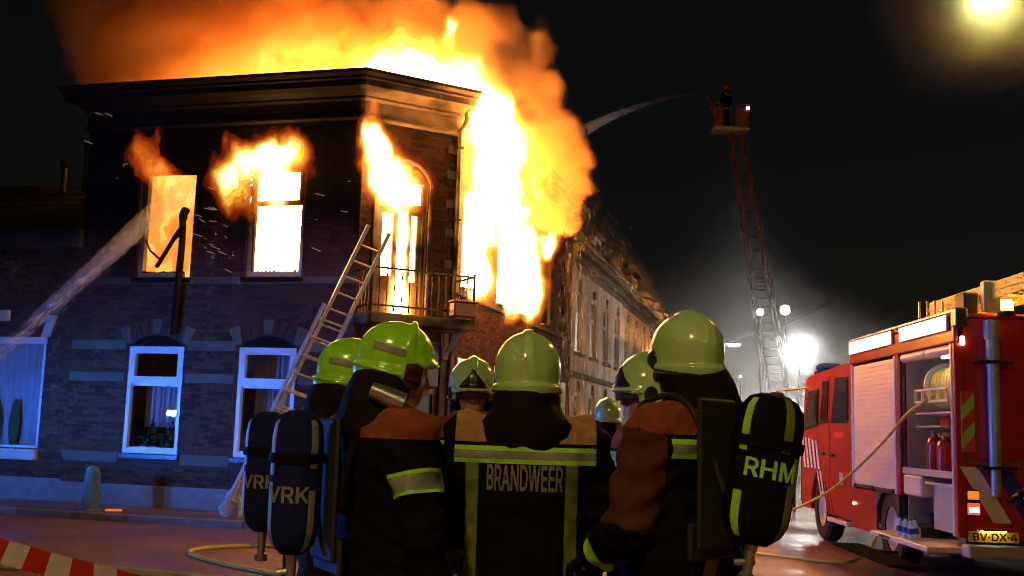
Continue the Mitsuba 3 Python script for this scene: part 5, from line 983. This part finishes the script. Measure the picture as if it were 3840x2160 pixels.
for i in range(11): p = np.array((-8.28, 14.98, .12)) + np.array((1.33, .39, 3.28)) * (i + .8) / 11.6; put('rung', bar(p - np.array((.76, .57, -.29)) * .23, p + np.array((.76, .57, -.29)) * .23, .018), 'aluminium', lk)
# ------------------------------------------------------------------ bollard, sack, ember, hoses, barrier tape
bk = thing('bollard', 'squat concrete bollard with a green tint on the pavement by the left ground floor window', 'bollard')
put('post', xf(lathe([(0, 0), (.15, 0), (.15, .04), (.145, .06), (.125, .55), (.10, .66), (.05, .70), (0, .71)], 24), move(-11.05, 15.25, .10)), 'bollard_green', bk, smooth=40); put('base', xf(lathe([(0, 0), (.19, 0), (.18, .03), (0, .035)], 24), move(-11.05, 15.25, .098)), 'kerb_stone', bk)
sk_ = thing('plastic_sack', 'crumpled pale plastic sack on the pavement behind the blue air cylinders', 'sack')
S = Field(np.arange(-.3, .3, .02), np.arange(-.25, .25, .02), np.arange(0, .75, .02)); S.cap((0, 0, .14), (.06, .03, .55), .19, .04, .05); S.f = np.maximum(S.f + .10 * (meshkit.fbm(S.P * 7, 4, 3) - .5), -S.P[..., 2] + .0)
put('bag', xf(nets(S.f, *S.ax), move(-8.55, 15.3, .10)), 'tape_white', sk_, smooth=30)
put('ember_brand', cat_([plank((-10.72, 15.2, .12), (-10.46, 15.24, .125), .05, .03)]), 'char', None, emit=(.8, .16, .02), w=.02, label='glowing scrap of burning wood on the pavement beside the bollard', cat='ember')
def hose(label, pts, r=.024): put('fire_hose', tube(curve(pts, 10), r, 8), 'hose_yellow', smooth=True, label=label, cat='hose')
hose('yellow hose lying in a loop on the street behind the left people', [(-4.2, 12.0, .026), (-5.4, 12.6, .026), (-6.5, 12.75, .026), (-7.05, 12.2, .026), (-7.0, 11.6, .026), (-6.2, 10.95, .026), (-5.2, 10.4, .026), (-4.0, 9.7, .026), (-2.6, 9.0, .026)])
hose('yellow hose running along the street at the lower left edge of the picture', [(-9.2, 10.4, .026), (-7.6, 10.1, .026), (-6.4, 9.98, .026), (-5.2, 9.85, .026), (-4.0, 9.3, .026), (-2.8, 8.8, .026), (-1.6, 8.9, .026)])
hose('second yellow hose lying beside the first along the lower left street', [(-8.6, 9.4, .026), (-7.2, 9.75, .026), (-5.8, 9.7, .026), (-4.6, 9.6, .026), (-3.4, 8.95, .026), (-2.2, 8.5, .026)])
tk = thing('barrier_tape', 'red and white barrier tape stretched across the lower left corner', 'barrier tape')
A, B = np.array((-4.05, 4.48, 1.005)), np.array((-1.9, 3.86, .86)); d = (B - A); dn = d / np.linalg.norm(d); n = 14
for i in range(n):
    t0, t1 = i / n, (i + 1) / n; c = lambda t: A + d * t + np.array([0, 0, -.10 * t * (1 - t)]); u = lambda t: np.array([.35 * math.sin(6 * t), .15 * math.sin(6 * t + 1), 1.]); V = []
    for t in np.linspace(t0, t1, 5):
        p, q = c(t), u(t) / np.linalg.norm(u(t)); nn = np.cross(dn, q); V += [p + q * .055 + nn * .0006, p - q * .055 + nn * .0006, p - q * .055 - nn * .0006, p + q * .055 - nn * .0006]
    F = []
    for j in range(4):
        for a in range(4): b = (a + 1) % 4; F += [(4 * j + a, 4 * j + 4 + a, 4 * j + 4 + b), (4 * j + a, 4 * j + 4 + b, 4 * j + b)]
    put('stripe', trimesh.Trimesh(V, F, process=False), ('tape_red', 'tape_white')[i % 2], tk)
for j, q in enumerate((A, B)):
    put('tape_post', cat_([bar(q * (1, 1, 0) + (0, 0, 0), q * (1, 1, 0) + (0, 0, 1.12), .02), xf(lathe([(0, 0), (.16, 0), (.15, .04), (.03, .06), (0, .06)], 16), move(q[0], q[1], 0))]), 'black_metal', tk)

# ------------------------------------------------------------------ aerial platform far down the street
ae = thing('aerial_platform', 'tall dull red aerial ladder with a rescue cage, standing down the street', 'aerial ladder')
bot, topp = np.array((-.75, 46.1, 3.4)), np.array((-2.42, 44.65, 14.25)); sd = np.array([.966, .256, 0]); dv = (topp - bot) / np.linalg.norm(topp - bot); nrm = np.cross(sd, dv)
princ('boom_metal', (.16, .05, .03), .55, .2)  # dull red base colour of the boom
for a, b, w, hh in ((0., .45, .80, .7), (.40, .75, .66, .58), (.70, 1.0, .52, .46)):
    p, q = bot + (topp - bot) * a, bot + (topp - bot) * b; k = put('ladder_section', cat_([bar(p + sd * w / 2 * s + nrm * hh / 2 * t, q + sd * w / 2 * s + nrm * hh / 2 * t, .045, n=6) for s in (-1, 1) for t in (-1, 1)]), 'boom_metal', ae, kind='stuff')
    L = np.linalg.norm(q - p); n = int(L / .35); M = []
    for i in range(n):
        e = p + dv * (i + .5) * L / n; M.append(bar(e - sd * w / 2 - nrm * hh / 2, e + sd * w / 2 - nrm * hh / 2, .022, n=5))
        for s in (-1, 1): o = nrm * hh / 2 * (1 if i % 2 else -1); M.append(bar(e + sd * w / 2 * s - o, e + dv * L / n + sd * w / 2 * s + o, .02, n=5))
    put('lattice', cat_(M), 'boom_metal', k, kind='stuff')
BK = frame(np.array((-2.70, 44.5, 14.3)), sd, np.array([-.256, .966, 0]), (0, 0, 1))
bk_ = put('cage_floor', xf(bx(-.76, .76, -.45, .45, 0, .16, .03), BK), 'mast_grey', ae)
for x0, x1 in ((-.74, -.36), (.22, .70)): put('cage_panel', xf(bx(x0, x1, -.45, -.42, .16, .98, .01), BK), 'cloth_orange', bk_)
put('cage_rail', cat_([xf(bar(a, b, .022, n=6), BK) for a, b in (((-.76, -.44, 1.1), (-.36, -.44, 1.1)), ((.2, -.44, 1.12), (.76, -.44, 1.12)), ((-.76, .44, 1.1), (.76, .44, 1.1)), ((-.76, -.44, 1.1), (-.76, .44, 1.1)), ((.76, -.44, 1.12), (.76, .44, 1.12)))] + [xf(bar((x, y, .1), (x, y, 1.12), .022, n=6), BK) for x in (-.76, -.36, .22, .76) for y in (-.44, .44)]), 'boom_metal', bk_, kind='stuff')
put('cage_lamp', xf(bx(.60, .74, -.5, -.46, .88, 1.0, .01), BK), 'white_paint', ae, emit=(6, 6, 5.5), w=.02)
put('water_cannon', xf(cat_([bar((-.85, -.2, 1.25), (-1.05, -.3, 1.5), .06), bar((-.78, -.1, .9), (-.85, -.2, 1.25), .05)]), BK), 'boom_metal', ae)
person('person standing in the cage of the aerial ladder high above the street', -2.86, 44.45, 60, 16.38, cape=.4, colour='red_plastic', z0=14.46)
at_ = thing('aerial_truck', 'truck carrying the aerial ladder, mostly hidden behind the lit mist', 'truck')
ATK = frame((-.2, 46.3, 0), (.966, .256, 0), (-.256, .966, 0), (0, 0, 1))
put('chassis', xf(bx(-1.2, 1.2, -2, 6, .6, 1.3, .03), ATK), 'truck_red', at_); put('cab', xf(bx(-1.2, 1.2, 4.2, 6.2, 1.3, 2.8, .12), ATK), 'truck_red', at_); put('turntable', xf(lathe([(0, 1.3), (1, 1.3), (1, 1.6), (.8, 2.2), (.5, 3.3), (0, 3.3)], 20), ATK), 'mast_grey', at_)
for x in (-1, 1):
    for y in (-1., .4, 4.8): put('wheel', xf(lathe([(0, -.14), (.5, -.14), (.52, 0), (.5, .14), (0, .14)], 20), ATK @ move(x, y, .52) @ trimesh.transformations.rotation_matrix(math.pi / 2, (0, 1, 0))), 'rubber', at_)
# ------------------------------------------------------------------ lamps
def flood(label, x, y, z, r, e, mast=True, w=1.):
    k = thing('floodlight', label, 'floodlight'); W = frame((x, y, z), (1, 0, 0), (0, 0, 1), (0, -1, 0)) @ trimesh.transformations.rotation_matrix(.22, (1, 0, 0))
    put('housing', xf(lathe([(0, -.16), (r * .7, -.14), (r * 1.1, 0), (r * 1.1, .03), (r * 1.02, .03)], 20), W), 'lamp_housing', k); put('lens', xf(lathe([(r, .02), (r * .6, .025), (0, .028)], 20), W), 'white_paint', k, emit=e, w=w, smooth=True)
    put('mast', cat_([bar((x, y + .15, 0), (x, y + .15, z), .035)] + [bar((x, y + .15, .8), (x + .7 * math.cos(a), y + .15 + .7 * math.sin(a), .02), .02) for a in (0, 2.1, 4.2)]), 'black_metal', k)
flood('brightest floodlight on a mast, glaring through the mist above the fire engine cab', .08, 39.3, 4.67, .40, (300, 292, 272), w=1.5)
flood('small floodlight high on the left above the street mist', -1.25, 38.75, 6.03, .115, (45, 44, 42), w=.3)
flood('larger of the two high floodlights, under the foot of the aerial ladder', -.39, 38.97, 6.13, .17, (45, 44, 42), w=.4)
def hang_lamp(label, x, y, z, e, r=.3, span=14, w=.4, wires=True):
    k = thing('street_lamp', label, 'street lamp', None); W = move(x, y, z)
    put('hood', xf(lathe([(0, .16), (.07, .16), (.10, .08), (r, .03), (r * 1.02, .0), (r * .9, .0)], 24), W), 'lamp_housing', k, smooth=40); put('bowl', xf(lathe([(0, -.095), (r * .45, -.085), (r * .8, -.05), (r * .9, -.002)], 24), W), 'white_paint', k, emit=e, w=w, smooth=True)
    if wires: put('span_wire', cat_([tube(curve([(x - span * .5, y, z + 1.6), (x - span * .2, y, z + .55), (x, y, z + .2), (x + span * .2, y, z + .55), (x + span * .5, y, z + 1.6)], 6), .008, 5)]), 'black_metal', k)
    return k
hang_lamp('pale oval street lamp hanging over the far street left of the big floodlight', -2.17, 38.66, 4.87, (10, 9.5, 8.8), .28, 7, .1)
hang_lamp('glowing yellow street lamp hanging at the top right of the picture', 2.64, 15.5, 7.90, (1700, 820, 120), .26, 17, 1.6)
hang_lamp('street lamp hanging over the crossing behind the camera', -1.2, -3.4, 7.2, (580, 365, 135), .3, 18, 1.2)
hang_lamp('street lamp hanging farther behind the camera on the right', 7.5, -7.5, 7.4, (200, 140, 70), .28, 18, .5)
hang_lamp('street lamp hanging farther behind the camera on the left', -10.5, -5.5, 7.4, (70, 62, 46), .28, 18, .5)
for q, (x, y, z, e) in enumerate(((-1.94, 38.9, 3.74, (7, 7, 6.6)), (-1.2, 38.0, 3.05, (6, 6, 5.6)), (-.09, 29.1, 2.57, (12, 11.5, 10)), (.12, 29.3, 2.35, (10, 9.5, 8.5)))):
    k = thing('work_lamp', ('tiny white lamp low in the far mist', 'small white lamp above the black air cylinder', 'white lamp on a stand left of the fire engine mirror', 'lower white lamp on a stand beside the fire engine mirror')[q], 'lamp'); put('bulb', xf(trimesh.creation.icosphere(2, .05), move(x, y, z)), 'white_paint', k, emit=e, w=.05, smooth=True); put('stand', bar((x, y + .06, 0), (x, y + .06, z + .02), .02), 'black_metal', k)
k = thing('blue_flasher', 'blue flashing lamp between the black air cylinder and the fire engine cab', 'flashing lamp'); put('lens', xf(trimesh.creation.icosphere(2, .075), move(-.06, 25., 2.10)), 'blue_paint', k, emit=(5, 6, 30), w=.1, smooth=True); put('post', bar((-.06, 25., 0), (-.06, 25., 2.04), .03), 'black_metal', k)
# emergency car parked to the left of the picture, its blue light bar flashing at the houses
CM = frame((-14.2, 9.6, 0), (.9165, .4, 0), (-.4, .9165, 0), (0, 0, 1)); ec = thing('emergency_car', 'white emergency car parked left of the view with its blue light bar lit', 'car')
put('body', xf(extrude(Polygon([(-2.2, .35), (-2.25, .75), (-2.1, 1.0), (-1.6, 1.08), (-1.0, 1.55), (.7, 1.6), (1.3, 1.12), (2.1, .98), (2.25, .7), (2.2, .35)]), 1.75), CM @ frame((0, -.87, 0), (1, 0, 0), (0, 0, 1), (0, -1, 0)) @ move(0, 0, -1.75)), 'white_paint', ec)
for x in (-1.4, 1.4):
    for y in (-.8, .8): put('wheel', xf(lathe([(0, -.1), (.3, -.1), (.33, 0), (.3, .1), (0, .1)], 24), CM @ move(x, y, .33) @ trimesh.transformations.rotation_matrix(math.pi / 2, (1, 0, 0))), 'rubber', ec)
lbk = put('light_bar', xf(bx(-.15, .15, -.62, .62, 1.61, 1.66, .01), CM), 'black_plastic', ec)
put('cover', xf(bx(-.36, .36, -.84, .84, 1.806, 1.825, .006), CM), 'black_plastic', lbk)  # added plate that keeps the blue light from going upward
for y in (-.6, .12): put('blue_lens', xf(bx(-.12, .12, y, y + .48, 1.665, 1.80, .03), CM), 'blue_paint', lbk, emit=(85, 440, 2300), w=1.2)

# ------------------------------------------------------------------ mist of spray lit by the floodlights, and haze added for the near street lamp's halo
def mist(name, label, lo, hi, h, dens, scale, albedo=.97):
    lo, hi = np.array(lo, float), np.array(hi, float); xs, P = grid(lo, hi, h); d = dens(P)
    for ax in range(3):
        t = np.arange(d.shape[ax]); s = np.clip(np.minimum(t, t[::-1]) / 3., 0, 1)
        if ax == 2: s = np.clip(t[::-1] / 3., 0, 1)
        d = d * s.reshape([-1 if k == ax else 1 for k in range(3)])
    top = np.array([x[-1] for x in xs]); scene[name + '_medium'] = {'type': 'heterogeneous', 'albedo': R(albedo), 'scale': float(scale), 'phase': {'type': 'hg', 'g': .45}, 'sigma_t': {'type': 'gridvolume', 'grid': mi.VolumeGrid(np.ascontiguousarray(d.transpose(2, 1, 0)[..., None].astype(np.float32))), 'to_world': T().translate(lo.tolist()).scale((top - lo).tolist())}}
    scene[name] = {'type': 'cube', 'to_world': T().translate(((lo + top) / 2).tolist()).scale(((top - lo) / 2).tolist()), 'bsdf': {'type': 'null'}, 'interior': {'type': 'ref', 'id': name + '_medium'}}; tag(name, label, kind='stuff')
mist('street_mist', 'pale mist of spray lit by floodlights down the street', (-5.7, 26.5, .12), (9, 50, 12.5), .5, lambda P: np.clip(1.15 * np.exp(-np.maximum(P[..., 2] - 1.8, 0) / 1.9) - .05 * np.abs(P[..., 0] + 1.8), 0, 1.2) * (.35 + 1.3 * meshkit.fbm(P * .35, 4, 5)) + 1.6 * np.exp(-((np.linalg.norm(P - (.08, 38.9, 4.7), axis=-1)) / 1.1) ** 2), .11)  # extra dense ball round the big floodlight, added for its glare
mist('lamp_haze', 'ball of thin haze added round the near street lamp to give its halo', (.4, 13.4, 5.8), (4.9, 17.6, 10.1), .2, lambda P: np.clip(1 - np.linalg.norm((P - (2.64, 15.5, 7.85)) / (1.9, 1.8, 1.8), axis=-1), 0, 1) ** 2.4, .24)
